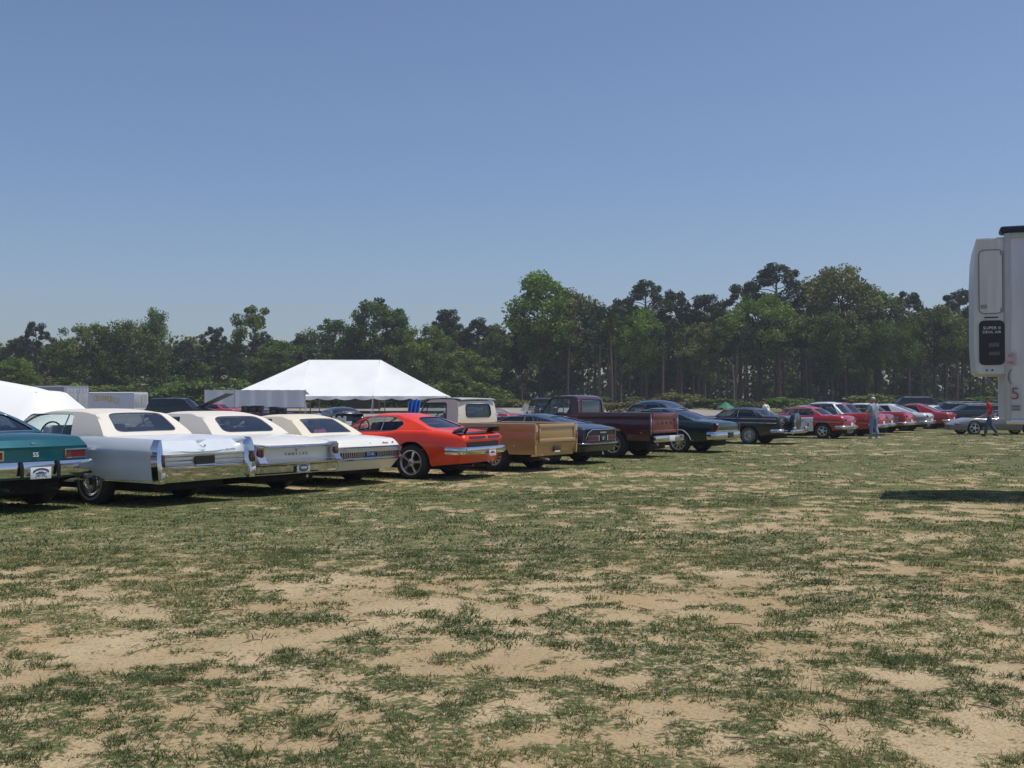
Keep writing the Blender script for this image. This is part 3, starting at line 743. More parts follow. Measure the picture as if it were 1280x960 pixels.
def truck_bed(c, hw, zr, mats, inner, arch, x1, floor=.62, crease=None, bot=.42, stripz=None):
    """two bed sides, floor, bulkhead; leaves the tailgate to the caller"""
    for sg in (1, -1):
        xs = [0, .03, .1] + [x1 * k / 12 for k in range(1, 13)]
        xc, zc, ra, cap = arch; xs = [x for x in xs if abs(x - xc) > ra + .02] + [xc + ra * math.cos(math.pi * k / 14) for k in range(15)]
        xs = sorted(xs); rows = []
        for x in xs:
            d = abs(x - xc); zl = bot if d >= ra else max(bot, min(cap, zc + math.sqrt(max(0, ra * ra - d * d))))
            if x < .5: zl = max(zl, bot + 0.0)
            prof = [(hw - .08, zr - .0), (hw - .03, zr + .012), (hw - .006, zr), (hw, zr - .03), (hw, zr - .16), (hw - .006, zr - .19), (hw + .008, zr - .22), (hw + .004, (zr + bot) / 2), (hw - .01, bot + .08), (hw - .04, bot)]
            out = [(y, max(z, zl)) for y, z in prof] + [(hw - .07, zl + .004), (hw - .08, zr)]
            rows.append([(x, sg * y, z) for y, z in out])
        mb = MB(); mb.grid(rows); n = len(rows[0]) - 1
        b = len(mb.V); mb.V += rows[0][:n] + rows[-1][:n]; mb.F += [tuple(b + i for i in range(n)), tuple(b + n + i for i in range(n))]; mb.M += [0, 0]
        mb.build('bed_side', mats, c.root, 40)
    MB().box(.03, x1, -hw + .07, hw - .07, floor - .04, floor).build('bed_floor', inner, c.root)
    MB().box(x1 - .05, x1, -hw + .075, hw - .075, floor, zr - .01).build('bed_bulkhead', mats, c.root)
    MB().box(.25, x1 + .4, -hw + .32, hw - .32, .24, floor - .05, bev=.03).build('chassis', UNDER, c.root)
    xc = arch[0]; MB().tube([(xc, -hw + .2, arch[1]), (xc, hw - .2, arch[1])], .07).build('axle', UNDER, c.root)

def tan_truck():
    X0 = 2.14; zr = 1.09; hw = .955
    c = Car('pickup_truck', 'gold pickup truck with cream cab, plain tailgate and no bumper, beside the orange coupe', 'truck', 696, 54.5, 147, dict(
        x0=X0, L=5.05, top=[(X0, 1.09), (3.5, 1.09), (3.8, 1.07), (4.9, 1.02), (5.05, .95)], bot=[(X0, .40), (5.05, .42)], hw=[(X0, .94), (4.6, .955), (5.05, .93)], crown=[(X0, .0), (4, .06), (5.25, .04)],
        sec=[(.93, 1), (.985, .95), (1, .74), (.985, .70), (1, .5), (.96, 0)], rear=lambda y, z: 0., front=lambda y, z: .08 * y * y, arch=[(4.05, .34, .42, .76)]))
    c.body([GOLD, CABIN, UNDER], cockpit=(X0 + .05, 3.53), nst=24)
    SLOT = 'slot10'
    c.wheels(.355, .25, .20, SLOT, 1.12, 4.05, yo=.93)
    c.cabin(dict(ws=[(3.64, 1.09), (3.30, 1.60)], roof=[(3.18, 1.655), (2.8, 1.675), (2.38, 1.665)], rw=[(2.21, 1.61), (2.16, 1.08)], yr=.74, yk=.95, bw=.12, br=.04, drop=.03, wwin=(.92, .92, .08, .94), rwin=(.66, .64, .16, .72), wr=.16,
                 win=[(3.40, 1.13), (3.20, 1.55), (2.58, 1.56), (2.54, 1.12)], sr=.05, div=[(3.16, -.03)]), CREAM, glass_rear=GLASS_DARK, trim=BLACK, trim_r=.014)
    rows = [[(x, y, z) for y in (-.74, -.5, 0, .5, .74)] for x, z in ((3.36, 1.605), (3.365, 1.63), (3.18, 1.675), (2.7, 1.695), (2.28, 1.68), (2.17, 1.655), (2.18, 1.635))]
    MB().grid([[(x, y * (.985 if 0 < i < 6 else 1), z - .03 * abs(y) ** 2) for x, y, z in r] for i, r in enumerate(rows)]).build('roof_cap', CREAM, c.root, 50)
    c.seats([(2.55, 1.32)], CABIN_LIGHT, wheel_x=3.05); c.mirror(3.38, 1.15)
    truck_bed(c, hw, zr, GOLD, mat('bed_liner_tan', (.16, .11, .06), .6), (1.12, .34, .40, .72), X0 - .02, bot=.40)
    g = MB(); x0 = -.01
    g.box(x0, x0 + .045, -.80, .80, .66, 1.085, bev=.012); tg = g.build('tailgate', GOLD, c.root)
    MB().box(x0 - .022, x0 + .02, -.80, .80, .985, 1.075, bev=.012).build('tailgate_rib', GOLD, tg)
    MB().box(x0 - .022, x0 + .02, -.80, .80, .665, .755, bev=.012).build('tailgate_rib', GOLD, tg)
    for sg in (1, -1): MB().box(x0 - .021, x0 + .02, sg * .80 - .05 * (sg > 0), sg * .80 + .05 * (sg < 0), .755, .985, bev=.01).build('tailgate_rib', GOLD, tg)
    rp = MB(); rp.grid([[(.0 + .02 * (k / 4) + .10 * max(0, abs(y) - .8) + .09 * (k / 4) ** 2, y, .655 - .30 * k / 4) for y in [-.94 + .094 * j for j in range(21)]] for k in range(5)])
    rp.grid([[(.10 + .10 * max(0, abs(y) - .8), y, .355), (.5, y * .97, .355)][::1] for y in [-.94 + .47 * j for j in range(5)]]); rp.build('roll_pan', GOLD, c.root, 50)
    MB().box(-.012, .03, -.17, .13, .46, .585, bev=.008).build('plate_recess', mat('recess_brown', (.06, .035, .018), .5), c.root)
    MB().box(-.016, .03, -.13, .10, .43, .47, bev=.006).build('license_plate', PLATE_WHITE, c.root)
    for sg in (1, -1):
        B = MB().box(-.012, .05, sg * .885 - .055, sg * .885 + .055, .64, 1.06, bev=.012).build('lamp_post', GOLD, c.root)
        MB().box(-.02, .02, sg * .885 - .03, sg * .885 + .03, .72, .90, bev=.015).build('taillight', LENS, B)
        MB().box(-.022, .02, sg * .885 - .034, sg * .885 + .034, .895, .945, bev=.01).build('lamp_cap', CHROME, B)
    mb = MB()
    for sg in (1, -1): mb.tube([(.03, sg * (hw + .012), .86), (X0, sg * (hw + .012), .86)], .014, 6); mb.tube([(X0 + .02, sg * (hw + .006), .86), (4.7, sg * (hw + .006), .86)], .014, 6)
    mb.build('side_trim', CHROME, c.root)
    MB().tube([(.3, .35, .33), (.02, .30, .27)], .025, 8).build('exhaust_tip', STEEL, c.root)
    c.handle(2.65, .98); c.seam(2.52, 1.06, .45); c.seam(3.5, 1.06, .45); c.front_bumper(.5)

def navy_fastback():
    def rear(y, z):
        return .05 * y * y + .3 * max(0., abs(y) - .72) + ((z - .88) * .8 if z > .88 else 0) + (.05 if .52 < z < .88 else 0) + ((.48 - z) * .5 if z < .48 else 0)
    c = Car('fastback_coupe', 'dark navy fastback coupe between the gold and the maroon pickup trucks', 'car', 755, 49, 147, dict(
        L=4.8, top=[(0, .90), (.08, .925), (.5, .97), (1.2, .985), (2, .93), (3.2, .92), (4.6, .86), (4.8, .8)], bot=[(0, .34), (.5, .30), (4.4, .25), (4.8, .3)],
        hw=[(0, .88), (.2, .92), (1.1, .955), (2.2, .93), (3.8, .94), (4.6, .88), (4.8, .84)], crown=[(0, .02), (.5, .06), (1., .06), (4.8, .06)],
        sec=[(.87, 1), (.93, .92), (.98, .75), (1, .5), (.98, .3), (.92, 0)], rear=rear, rblend=.6, arch=[(1.15, .34, .41, .74), (3.95, .33, .39, .70)]))
    c.body([NAVY, CABIN, UNDER], cockpit=(1.5, 3.0), nst=40)
    c.wheels(.35, .26, .20, 'spoke5', 1.15, 3.95, yo=.93)
    c.cabin(dict(ws=[(3.15, .95), (2.5, 1.22)], roof=[(2.2, 1.275), (1.9, 1.28)], rw=[(1.62, 1.25), (.45, .985)], yr=.58, yk=.97, bw=.12, br=.12, rwin=(.62, .72, .2, .9), wr=.2, tp=1.,
                 win=[(2.98, .94), (2.5, 1.20), (1.78, 1.215), (1.6, .96)], sr=.04, div=[(1.98, .02)]), NAVY, glass_rear=GLASS_DARK, glass_side=GLASS_DARK)
    for k in range(5):
        x = 1.52 - .1 * k; MB().tube([(x, c.Yf(x, 1.0) + .012, 1.0), (x + .08, c.Yf(x + .08, 1.17 - .025 * k) + .012, 1.17 - .025 * k)], .016, 5).build('louvre', BLACK, c.root)
    MB().tube([(1.0, c.Yf(1., 1.0) + .012, .985), (1.06, c.Yf(1.06, 1.06) + .012, 1.06), (1.2, c.Yf(1.2, 1.12) + .012, 1.115)], .014, 5).build('quarter_trim', CHROME, c.root)
    c.patch('tail_panel', -.76, .76, .54, .87, .012, BLACK, ny=10)
    for sg in (1, -1):
        T = c.patch('taillight', sg * .74, sg * .26, .60, .74, .02, mat('dusty_red_lens', (.16, .05, .06), .3), off=.012, ny=5)
        c.patch('lamp_bezel', sg * .25, sg * .2, .60, .74, .022, STEEL, off=.012, ny=1, parent=T)
    for z in (.645, .692): c.patch('lamp_divider', -.74, -.26, z - .005, z + .005, .024, BLACK, off=.016, ny=4); c.patch('lamp_divider', .26, .74, z - .005, z + .005, .024, BLACK, off=.016, ny=4)
    c.patch('tail_lettering_bar', -.16, .16, .79, .825, .02, STEEL, off=.01, ny=2)
    mb = MB(); pts = [(.76, .56), (.80, .64), (.74, .80), (.62, .885), (-.62, .885), (-.74, .80), (-.80, .64), (-.76, .56), (-.60, .53), (.60, .53)]
    mb.tube([(c.rx(y, z) - .02, y, z) for y, z in pts], .012, 5, closed=True); mb.build('tail_surround', CHROME, c.root)
    c.bumper(.535, BLADE(.05, .08), .90, wrap=.3, rc=.2, off=.02)
    p, x = plate(c, -.0, .655, .03, BLACK, w=.30, h=.15)
    lettering('SS', .1, PLATE_WHITE, (x - .002, .02, .655), (0, -1, 0), (0, 0, 1), p, .002)
    c.seam(1.75, .93, .3); c.front_bumper(.45); c.mirror(2.9, .98)

def maroon_truck():
    X0 = 2.28; zr = 1.27; hw = .95
    c = Car('pickup_truck', 'tall dark maroon pickup truck with chrome rear bumper and curtained back window', 'truck', 830, 44, 147, dict(
        x0=X0, L=5.35, top=[(X0, 1.22), (3.6, 1.20), (3.9, 1.18), (5.2, 1.12), (5.35, 1.05)], bot=[(X0, .52), (5.35, .55)], hw=[(X0, .92), (4.8, .95), (5.35, .93)], crown=[(X0, .0), (4, .06), (5.35, .04)],
        sec=[(.93, 1), (.985, .95), (1, .74), (.985, .70), (1, .5), (.96, 0)], rear=lambda y, z: 0., front=lambda y, z: .08 * y * y, arch=[(4.4, .40, .46, .88)], under_z=.8))
    c.body([MAROON, CABIN, UNDER], cockpit=(X0 + .05, 3.63), nst=24)
    c.wheels(.40, .28, .235, 'spoke6', 1.15, 4.4, yo=.94)
    c.cabin(dict(ws=[(3.74, 1.20), (3.36, 1.73)], roof=[(3.22, 1.775), (2.8, 1.79), (2.53, 1.785)], rw=[(2.36, 1.735), (2.31, 1.21)], yr=.75, yk=.94, bw=.12, br=.03, drop=.035, wwin=(.92, .92, .08, .94), rwin=(.80, .80, .14, .88), wr=.1,
                 win=[(3.57, 1.225), (3.30, 1.68), (2.62, 1.69), (2.60, 1.215)], sr=.05, div=[(3.34, -.03)]), MAROON, glass_rear=GLASS, trim=BLACK, trim_r=.012)
    cu = MB()
    for k in range(34): y = -.56 + 1.12 * k / 33; cu.tube([(2.40 + .012 * (k % 2), y, 1.28), (2.42 + .012 * (k % 2), y, 1.60)], .018, 4)
    cu.build('window_curtain', mat('grey_curtain', (.30, .31, .31), .8), c.root)
    c.seats([(2.68, 1.42)], CABIN, wheel_x=3.2); c.mirror(3.5, 1.28)
    truck_bed(c, hw, zr, MAROON, mat('bed_liner_dark', (.03, .02, .022), .6), (1.15, .40, .46, .88), X0 - .03, bot=.50, floor=.78)
    TGM = mat('tailgate_maroon', (.15, .028, .032), .38, coat=.4)
    tg = MB().box(-.01, .035, -.79, .79, .70, 1.265, bev=.012).build('tailgate', TGM, c.root)
    for z0, z1 in ((1.10, 1.262), (.705, .80)): MB().box(-.03, .02, -.785, .785, z0, z1, bev=.014).build('tailgate_rib', TGM, tg)
    for sg in (1, -1): MB().box(-.029, .02, sg * .785 - .08 * (sg > 0), sg * .785 + .08 * (sg < 0), .80, 1.10, bev=.012).build('tailgate_rib', TGM, tg)
    for i, ch in enumerate('FORD'): lettering(ch, .13, mat('dark_maroon', (.07, .012, .016), .5), (-.014, .42 - .28 * i, .98), (0, -1, 0), (0, 0, 1), tg, .004, 1.2)  # letters in a darker maroon than the tailgate
    for sg in (1, -1):
        B = MB().box(-.02, .05, sg * .87 - .06, sg * .87 + .06, .62, 1.25, bev=.012).build('lamp_post', MAROON, c.root)
        MB().box(-.035, .02, sg * .87 - .028, sg * .87 + .028, .74, 1.12, bev=.015).build('lamp_trim', CHROME, B)
        MB().box(-.045, .0, sg * .87 - .022, sg * .87 + .022, .80, 1.04, bev=.012).build('taillight', mat('pale_red_lens', (.32, .06, .06), .2, coat=1), B)
    MB().box(-.2, -.12, -.93, .93, .46, .645, bev=.02).build('bumper', CHROME, c.root)
    MB().box(-.215, -.19, -.28, .10, .475, .63, bev=.008).build('license_plate', PLATE_WHITE, c.root)
    MB().box(-.14, .3, -.55, -.45, .5, .6).box(-.14, .3, .45, .55, .5, .6).build('bumper_bracket', UNDER, c.root)
    MB().tube([(.6, .4, .42), (.0, .4, .38)], .035, 8).build('exhaust_tip', STEEL, c.root)
    mb = MB()
    for sg in (1, -1): mb.tube([(.03, sg * (hw + .012), 1.02), (X0 - .05, sg * (hw + .012), 1.02)], .013, 6); mb.tube([(X0 + .02, sg * (hw + .002), 1.02), (5., sg * (hw + .004), 1.02)], .013, 6)
    mb.build('side_trim', CHROME, c.root)
    lettering('V8', .11, mat('badge_red', (.3, .03, .03), .4), (.42, hw + .012, .68), (-1, 0, 0), (0, 0, 1), c.root)
    c.handle(2.65, 1.08); c.seam(2.52, 1.18, .55); c.front_bumper(.6)

def green_coupe():
    def rear(y, z): return .05 * y * y + .18 * max(0., abs(y) - .8) + (.0 if z > .72 else .05) + ((z - .85) * .4 if z > .85 else 0)
    c = Car('coupe', 'very dark green coupe with chrome wheel arches and many-spoked wheels', 'car', 911, 40, 146, dict(
        L=5.2, top=[(0, .90), (.08, .94), (.6, .98), (1.3, 1.005), (2, .97), (3.2, .94), (5, .90), (5.2, .84)], bot=[(0, .40), (.6, .36), (4.7, .28), (5.2, .34)],
        hw=[(0, .90), (.2, .935), (1.1, .965), (4, .955), (4.9, .92), (5.2, .87)], crown=[(0, .03), (.5, .06), (1.2, .05), (5, .06)],
        sec=[(.9, 1), (.95, .92), (.99, .76), (1, .55), (.98, .3), (.94, 0)], rear=rear, rblend=.6, arch=[(1.28, .33, .41, .72), (4.2, .33, .40, .71)]))
    c.body([GREEN, CABIN, UNDER], cockpit=(1.5, 3.3), nst=40)
    c.wheels(.355, .24, .245, 'slot10', 1.28, 4.2, yo=.955)
    c.cabin(dict(ws=[(3.4, .97), (2.75, 1.34)], roof=[(2.4, 1.40), (1.9, 1.395)], rw=[(1.62, 1.34), (.72, 1.01)], yr=.63, bw=.14, br=.12, rwin=(.80, .86, .06, .94), wr=.14,
                 win=[(3.15, .97), (2.7, 1.31), (2.0, 1.32), (1.72, .985)], sr=.04), GREEN, glass_rear=GLASS, glass_side=GLASS_DARK)
    c.seats([(2.4, 1.16), (1.6, 1.1)])
    c.arch_trim(CHROME, .018)
    c.side_strip('rocker_moulding', [(.05, .43), (.86, .39)], .04, CHROME, off=-.02, n=6); c.side_strip('rocker_moulding', [(1.72, .34), (3.75, .32)], .04, CHROME, off=-.02, n=6)
    c.bumper(.55, ROUND(.25, .09), .95, wrap=.3, rc=.12, off=.03)
    c.patch('bumper_crown', -.94, .94, .665, .715, .06, mat('sky_tinted_chrome', (.75, .8, .86), .1, 1.), off=.03, ny=12)  # pale blue sky reflection tinted into the chrome colour
    c.patch('plate_recess', -.17, .17, .47, .64, .02, BLACK, off=.12, ny=2)
    for sg in (1, -1):
        B = c.patch('lamp_housing', sg * .93, sg * .83, .62, .93, .05, CHROME, off=.02, ny=2); c.patch('taillight', sg * .91, sg * .85, .73, .88, .015, LENS, off=.07, ny=1, parent=B)
    c.handle(2.05, .82); c.seam(1.9, .95, .34); c.front_bumper(.5)

for f in (teal_coupe, finned_convertible, lettered_convertible, hidden_lamp_convertible, orange_coupe, tan_truck, navy_fastback, maroon_truck, green_coupe): f()
# ------------------------------------------------------------------ field, gravel lot, grass
def _hash(i, j, sd):
    n = (i.astype(np.int64) * 374761393 + j.astype(np.int64) * 668265263 + sd * 1274126177) & 0x7fffffff
    n = ((n ^ (n >> 13)) * 1103515245) & 0x7fffffff
    return ((n ^ (n >> 16)) & 0xffff) / 65535.
def vnoise(x, y, sd):
    i, j = np.floor(x), np.floor(y); u, v = x - i, y - j; u, v = u * u * (3 - 2 * u), v * v * (3 - 2 * v)
    a, b, c, d = _hash(i, j, sd), _hash(i + 1, j, sd), _hash(i, j + 1, sd), _hash(i + 1, j + 1, sd)
    return (a * (1 - u) + b * u) * (1 - v) + (c * (1 - u) + d * u) * v
def fbm(x, y, sd, oc=4):
    s, a, t = 0, .5, 0
    ca, sa = .8, .6
    for k in range(oc):
        s = s + a * vnoise(x, y, sd + k * 7); t += a; a *= .5
        x, y = (x * ca - y * sa) * 2.03, (x * sa + y * ca) * 2.03
    return s / t
def sst(e0, e1, x): t = np.clip((x - e0) / (e1 - e0), 0, 1); return t * t * (3 - 2 * t)
SPOTS = [(-1.2, 8.2, 1.1, .6, -.16), (-2.4, 6.4, 1.1, .36, -.30), (.9, 8.0, 1.0, .5, -.08), (3.2, 9.6, 1.3, .7, -.10), (2.1, 6.0, .9, .5, -.12), (-.6, 5.6, .5, .4, .22), (-2.3, 5.3, 1.2, .4, .16),
         (-6.5, 13.0, 6.5, 2.4, .34), (-2.0, 11.2, 2.6, 1.4, .22), (2.0, 10.8, 1.6, 1.2, .22), (3.0, 7.6, 1.0, .7, .14), (.2, 10.0, 1.5, 1.0, .12), (1.2, 5.9, .5, .4, .14), (3.2, 5.2, 1.2, .5, -.06), (-1.0, 21, 2.5, .9, -.34), (3.2, 23.5, 3, 1.2, -.28), (1.5, 16.0, 3.5, 1.0, .22), (6.0, 15., 3.0, 2.0, -.16), (9, 30, 6, 5, -.05), (0, 17.5, 9, 1.6, .16), (5, 26, 14, 3, .10), (-1, 24.5, 3, 1., -.2), (5.5, 11.5, 2.2, 1.4, .10)]
def density(x, y):
    d = .592 + .02 * np.clip((y - 12) / 4, 0, 1.5) + .12 * (vnoise(x * .22 + 5, y * .35, 91) - .5)
    d = d + .16 * np.clip((y - 16) / 6, 0, 1) + .34 * np.clip((y - 12) / 6, 0, 1) * (vnoise(x * .16 + 3, y * .62, 71) - .5)
    for a, b, rx, ry, w_ in SPOTS: d = d + w_ * np.exp(-((x - a) / rx) ** 2 - ((y - b) / ry) ** 2)
    return d
def grassmask(x, y):
    n = .17 * fbm(x * .9, y * 1.1, 3, 3) + .45 * fbm(x * 3.2, y * 3.8, 17, 2) + .38 * fbm(x * 7.5, y * 8.5, 29, 2)
    n = (n - .5) * 2.5 + .5
    d = density(x, y)
    return sst(-.16, .17, n - (1.0 - d) + .02)
def gzv(x, y):
    def s(t): t = np.clip(t, 0, 1); return t * t * (3 - 2 * t)
    return .03 - .07 * s((y - 14.5) / 5.) + .84 * s((y - 58) / 80.)
def relief(x, y, m): return (.022 * (fbm(x * .8, y * .8, 41, 3) - .5) + .010 * (fbm(x * 5, y * 5, 47, 3) - .5) + .012 * m) * np.clip(40. / np.maximum(1, np.abs(y)), 0, 1)

rows = [-3000., -600., -120., -30., -8., -2., 0., 1.]; y = 1.6
while y < 3500: rows.append(y); y += max(.04, .015 * y)
rows.append(3600.); cols = []; x = .02
while x < 3500: cols.append(x); x += .042 if x < 4.2 else max(.042, .028 * (x - 2.7))
cols = [-c for c in reversed(cols)] + cols
gx, gy = np.meshgrid(np.array(cols), np.array(rows)); gm = grassmask(gx, gy)
gh = gzv(gx, gy) + relief(gx, gy, gm)
nr, nc = gx.shape; co = np.stack([gx, gy, gh], -1).reshape(-1, 3)
idx = np.arange(nr * nc).reshape(nr, nc); fc = np.stack([idx[:-1, :-1], idx[:-1, 1:], idx[1:, 1:], idx[1:, :-1]], -1).reshape(-1, 4)

def np_mesh(name, co, fc, attrs=None, smooth=True):
    me = bpy.data.meshes.new(name); nv, nf, k = len(co), len(fc), fc.shape[1]
    me.vertices.add(nv); me.vertices.foreach_set('co', np.ascontiguousarray(co, np.float32).ravel())
    me.loops.add(nf * k); me.loops.foreach_set('vertex_index', np.ascontiguousarray(fc, np.int32).ravel())
    me.polygons.add(nf); me.polygons.foreach_set('loop_start', np.arange(nf, dtype=np.int32) * k)
    if smooth: me.polygons.foreach_set('use_smooth', np.ones(nf, bool))
    for n_, v in (attrs or {}).items():
        a = me.attributes.new(n_, 'FLOAT', 'POINT'); a.data.foreach_set('value', np.ascontiguousarray(v, np.float32).ravel())
    me.update(); me.validate(); return me

def N(nt, t, **kw):
    n = nt.nodes.new(t)
    for k, v in kw.items():
        if k.startswith('i'): n.inputs[int(k[1:])].default_value = v
        else: setattr(n, k, v)
    return n
def ground_material():
    m = bpy.data.materials.new('field_soil_and_turf'); m.use_nodes = True; nt = m.node_tree; L = nt.links.new; b = nt.nodes['Principled BSDF']
    geo = N(nt, 'ShaderNodeNewGeometry'); at = N(nt, 'ShaderNodeAttribute', attribute_name='grass')
    def noise(s, d=4, v=None):
        n = N(nt, 'ShaderNodeTexNoise'); n.inputs['Scale'].default_value = s; n.inputs['Detail'].default_value = d; L(v or geo.outputs['Position'], n.inputs['Vector']); return n.outputs[0]
    def mixc(f, a, c):
        x = N(nt, 'ShaderNodeMix', data_type='RGBA'); L(f, x.inputs[0])
        for i, q in ((6, a), (7, c)):
            if isinstance(q, tuple): x.inputs[i].default_value = (*q, 1)
            else: L(q, x.inputs[i])
        return x.outputs[2]
    def ramp(f, a, c):
        x = N(nt, 'ShaderNodeMapRange'); x.inputs[1].default_value = a; x.inputs[2].default_value = c; x.interpolation_type = 'SMOOTHSTEP'; L(f, x.inputs[0]); return x.outputs[0]
    def add(a, c, op='ADD'):
        x = N(nt, 'ShaderNodeMath', operation=op)
        for i, q in enumerate((a, c)):
            if isinstance(q, (int, float)): x.inputs[i].default_value = q
            else: L(q, x.inputs[i])
        return x.outputs[0]
    sand = mixc(ramp(noise(.9), .38, .66), (.375, .285, .155), (.475, .378, .230)); sand = mixc(ramp(noise(.35), .56, .70), sand, (.38, .265, .13))
    sand = mixc(ramp(noise(70, 3), .42, .75), sand, (.29, .20, .12)); sand = mixc(ramp(noise(9, 5), .60, .72), sand, (.33, .265, .15))
    turf = mixc(ramp(noise(1.6), .35, .68), (.078, .106, .035), (.128, .146, .052)); turf = mixc(ramp(noise(13), .45, .7), turf, (.072, .090, .036)); turf = mixc(ramp(noise(5.1), .58, .74), turf, (.24, .195, .105))
    mk = add(at.outputs['Fac'], add(add(noise(30, 6), .5, 'SUBTRACT'), 3.2, 'MULTIPLY')); mk = ramp(add(mk, add(add(noise(8, 5), .5, 'SUBTRACT'), 1.6, 'MULTIPLY')), .28, 1.0)
    L(mixc(mk, sand, turf), b.inputs['Base Color']); b.inputs['Roughness'].default_value = .95; b.inputs['Specular IOR Level'].default_value = .15
    bp = N(nt, 'ShaderNodeBump'); bp.inputs['Strength'].default_value = .7; bp.inputs['Distance'].default_value = .02
    L(add(add(noise(34, 6), add(noise(6, 3), 2., 'MULTIPLY')), add(mk, .8, 'MULTIPLY')), bp.inputs['Height']); L(bp.outputs[0], b.inputs['Normal'])
    return m
gme = np_mesh('field', co, fc, {'grass': gm * (.66 + .34 * sst(8.5, 15, gy))}); gme.materials.append(ground_material()); tag(link('field', gme), kind='structure')

# pale gravel lot behind the row of cars
lx, ly = np.meshgrid(np.linspace(-170, 22, 60), np.linspace(66, 140, 40)); lz = gzv(lx, ly) + .035
li = np.arange(lx.size).reshape(lx.shape)
lot = np_mesh('gravel_lot', np.stack([lx, ly, lz], -1).reshape(-1, 3), np.stack([li[:-1, :-1], li[:-1, 1:], li[1:, 1:], li[1:, :-1]], -1).reshape(-1, 4))
lot.materials.append(mat('pale_gravel', (.27, .25, .21), .95, var=.25, vs_=.35, bump=.3, bs=8)); tag(link('gravel_lot', lot), kind='structure')

def leaf_material(name, dark, light, trans=.25):
    m = bpy.data.materials.new(name); m.use_nodes = True; nt = m.node_tree; L = nt.links.new; b = nt.nodes['Principled BSDF']
    at = N(nt, 'ShaderNodeAttribute', attribute_name='tone'); oi = N(nt, 'ShaderNodeObjectInfo')
    mx = N(nt, 'ShaderNodeMix', data_type='RGBA'); mx.inputs[6].default_value = (*dark, 1); mx.inputs[7].default_value = (*light, 1); L(at.outputs['Fac'], mx.inputs[0])
    hv = N(nt, 'ShaderNodeHueSaturation'); mr = N(nt, 'ShaderNodeMapRange'); mr.inputs[3].default_value = .80; mr.inputs[4].default_value = 1.18; L(oi.outputs['Random'], mr.inputs[0]); L(mr.outputs[0], hv.inputs['Value'])
    m2 = N(nt, 'ShaderNodeMapRange'); m2.inputs[3].default_value = .485; m2.inputs[4].default_value = .515; L(oi.outputs['Random'], m2.inputs[0]); L(m2.outputs[0], hv.inputs['Hue'])
    if name == 'grass_blades':
        st = N(nt, 'ShaderNodeMix', data_type='RGBA'); rr_ = N(nt, 'ShaderNodeMapRange'); rr_.inputs[1].default_value = .80; rr_.inputs[2].default_value = .95; L(at.outputs['Fac'], rr_.inputs[0]); L(rr_.outputs[0], st.inputs[0]); L(mx.outputs[2], st.inputs[6]); st.inputs[7].default_value = (.34, .27, .13, 1); L(st.outputs[2], hv.inputs['Color'])
    else: L(mx.outputs[2], hv.inputs['Color'])
    L(hv.outputs[0], b.inputs['Base Color']); b.inputs['Roughness'].default_value = .6; b.inputs['Specular IOR Level'].default_value = .25
    if trans:
        o = nt.nodes['Material Output']; t = N(nt, 'ShaderNodeBsdfTranslucent'); L(hv.outputs[0], t.inputs[0]); ms = N(nt, 'ShaderNodeMixShader'); ms.inputs[0].default_value = trans
        L(b.outputs[0], ms.inputs[1]); L(t.outputs[0], ms.inputs[2]); L(ms.outputs[0], o.inputs[0])
    return m

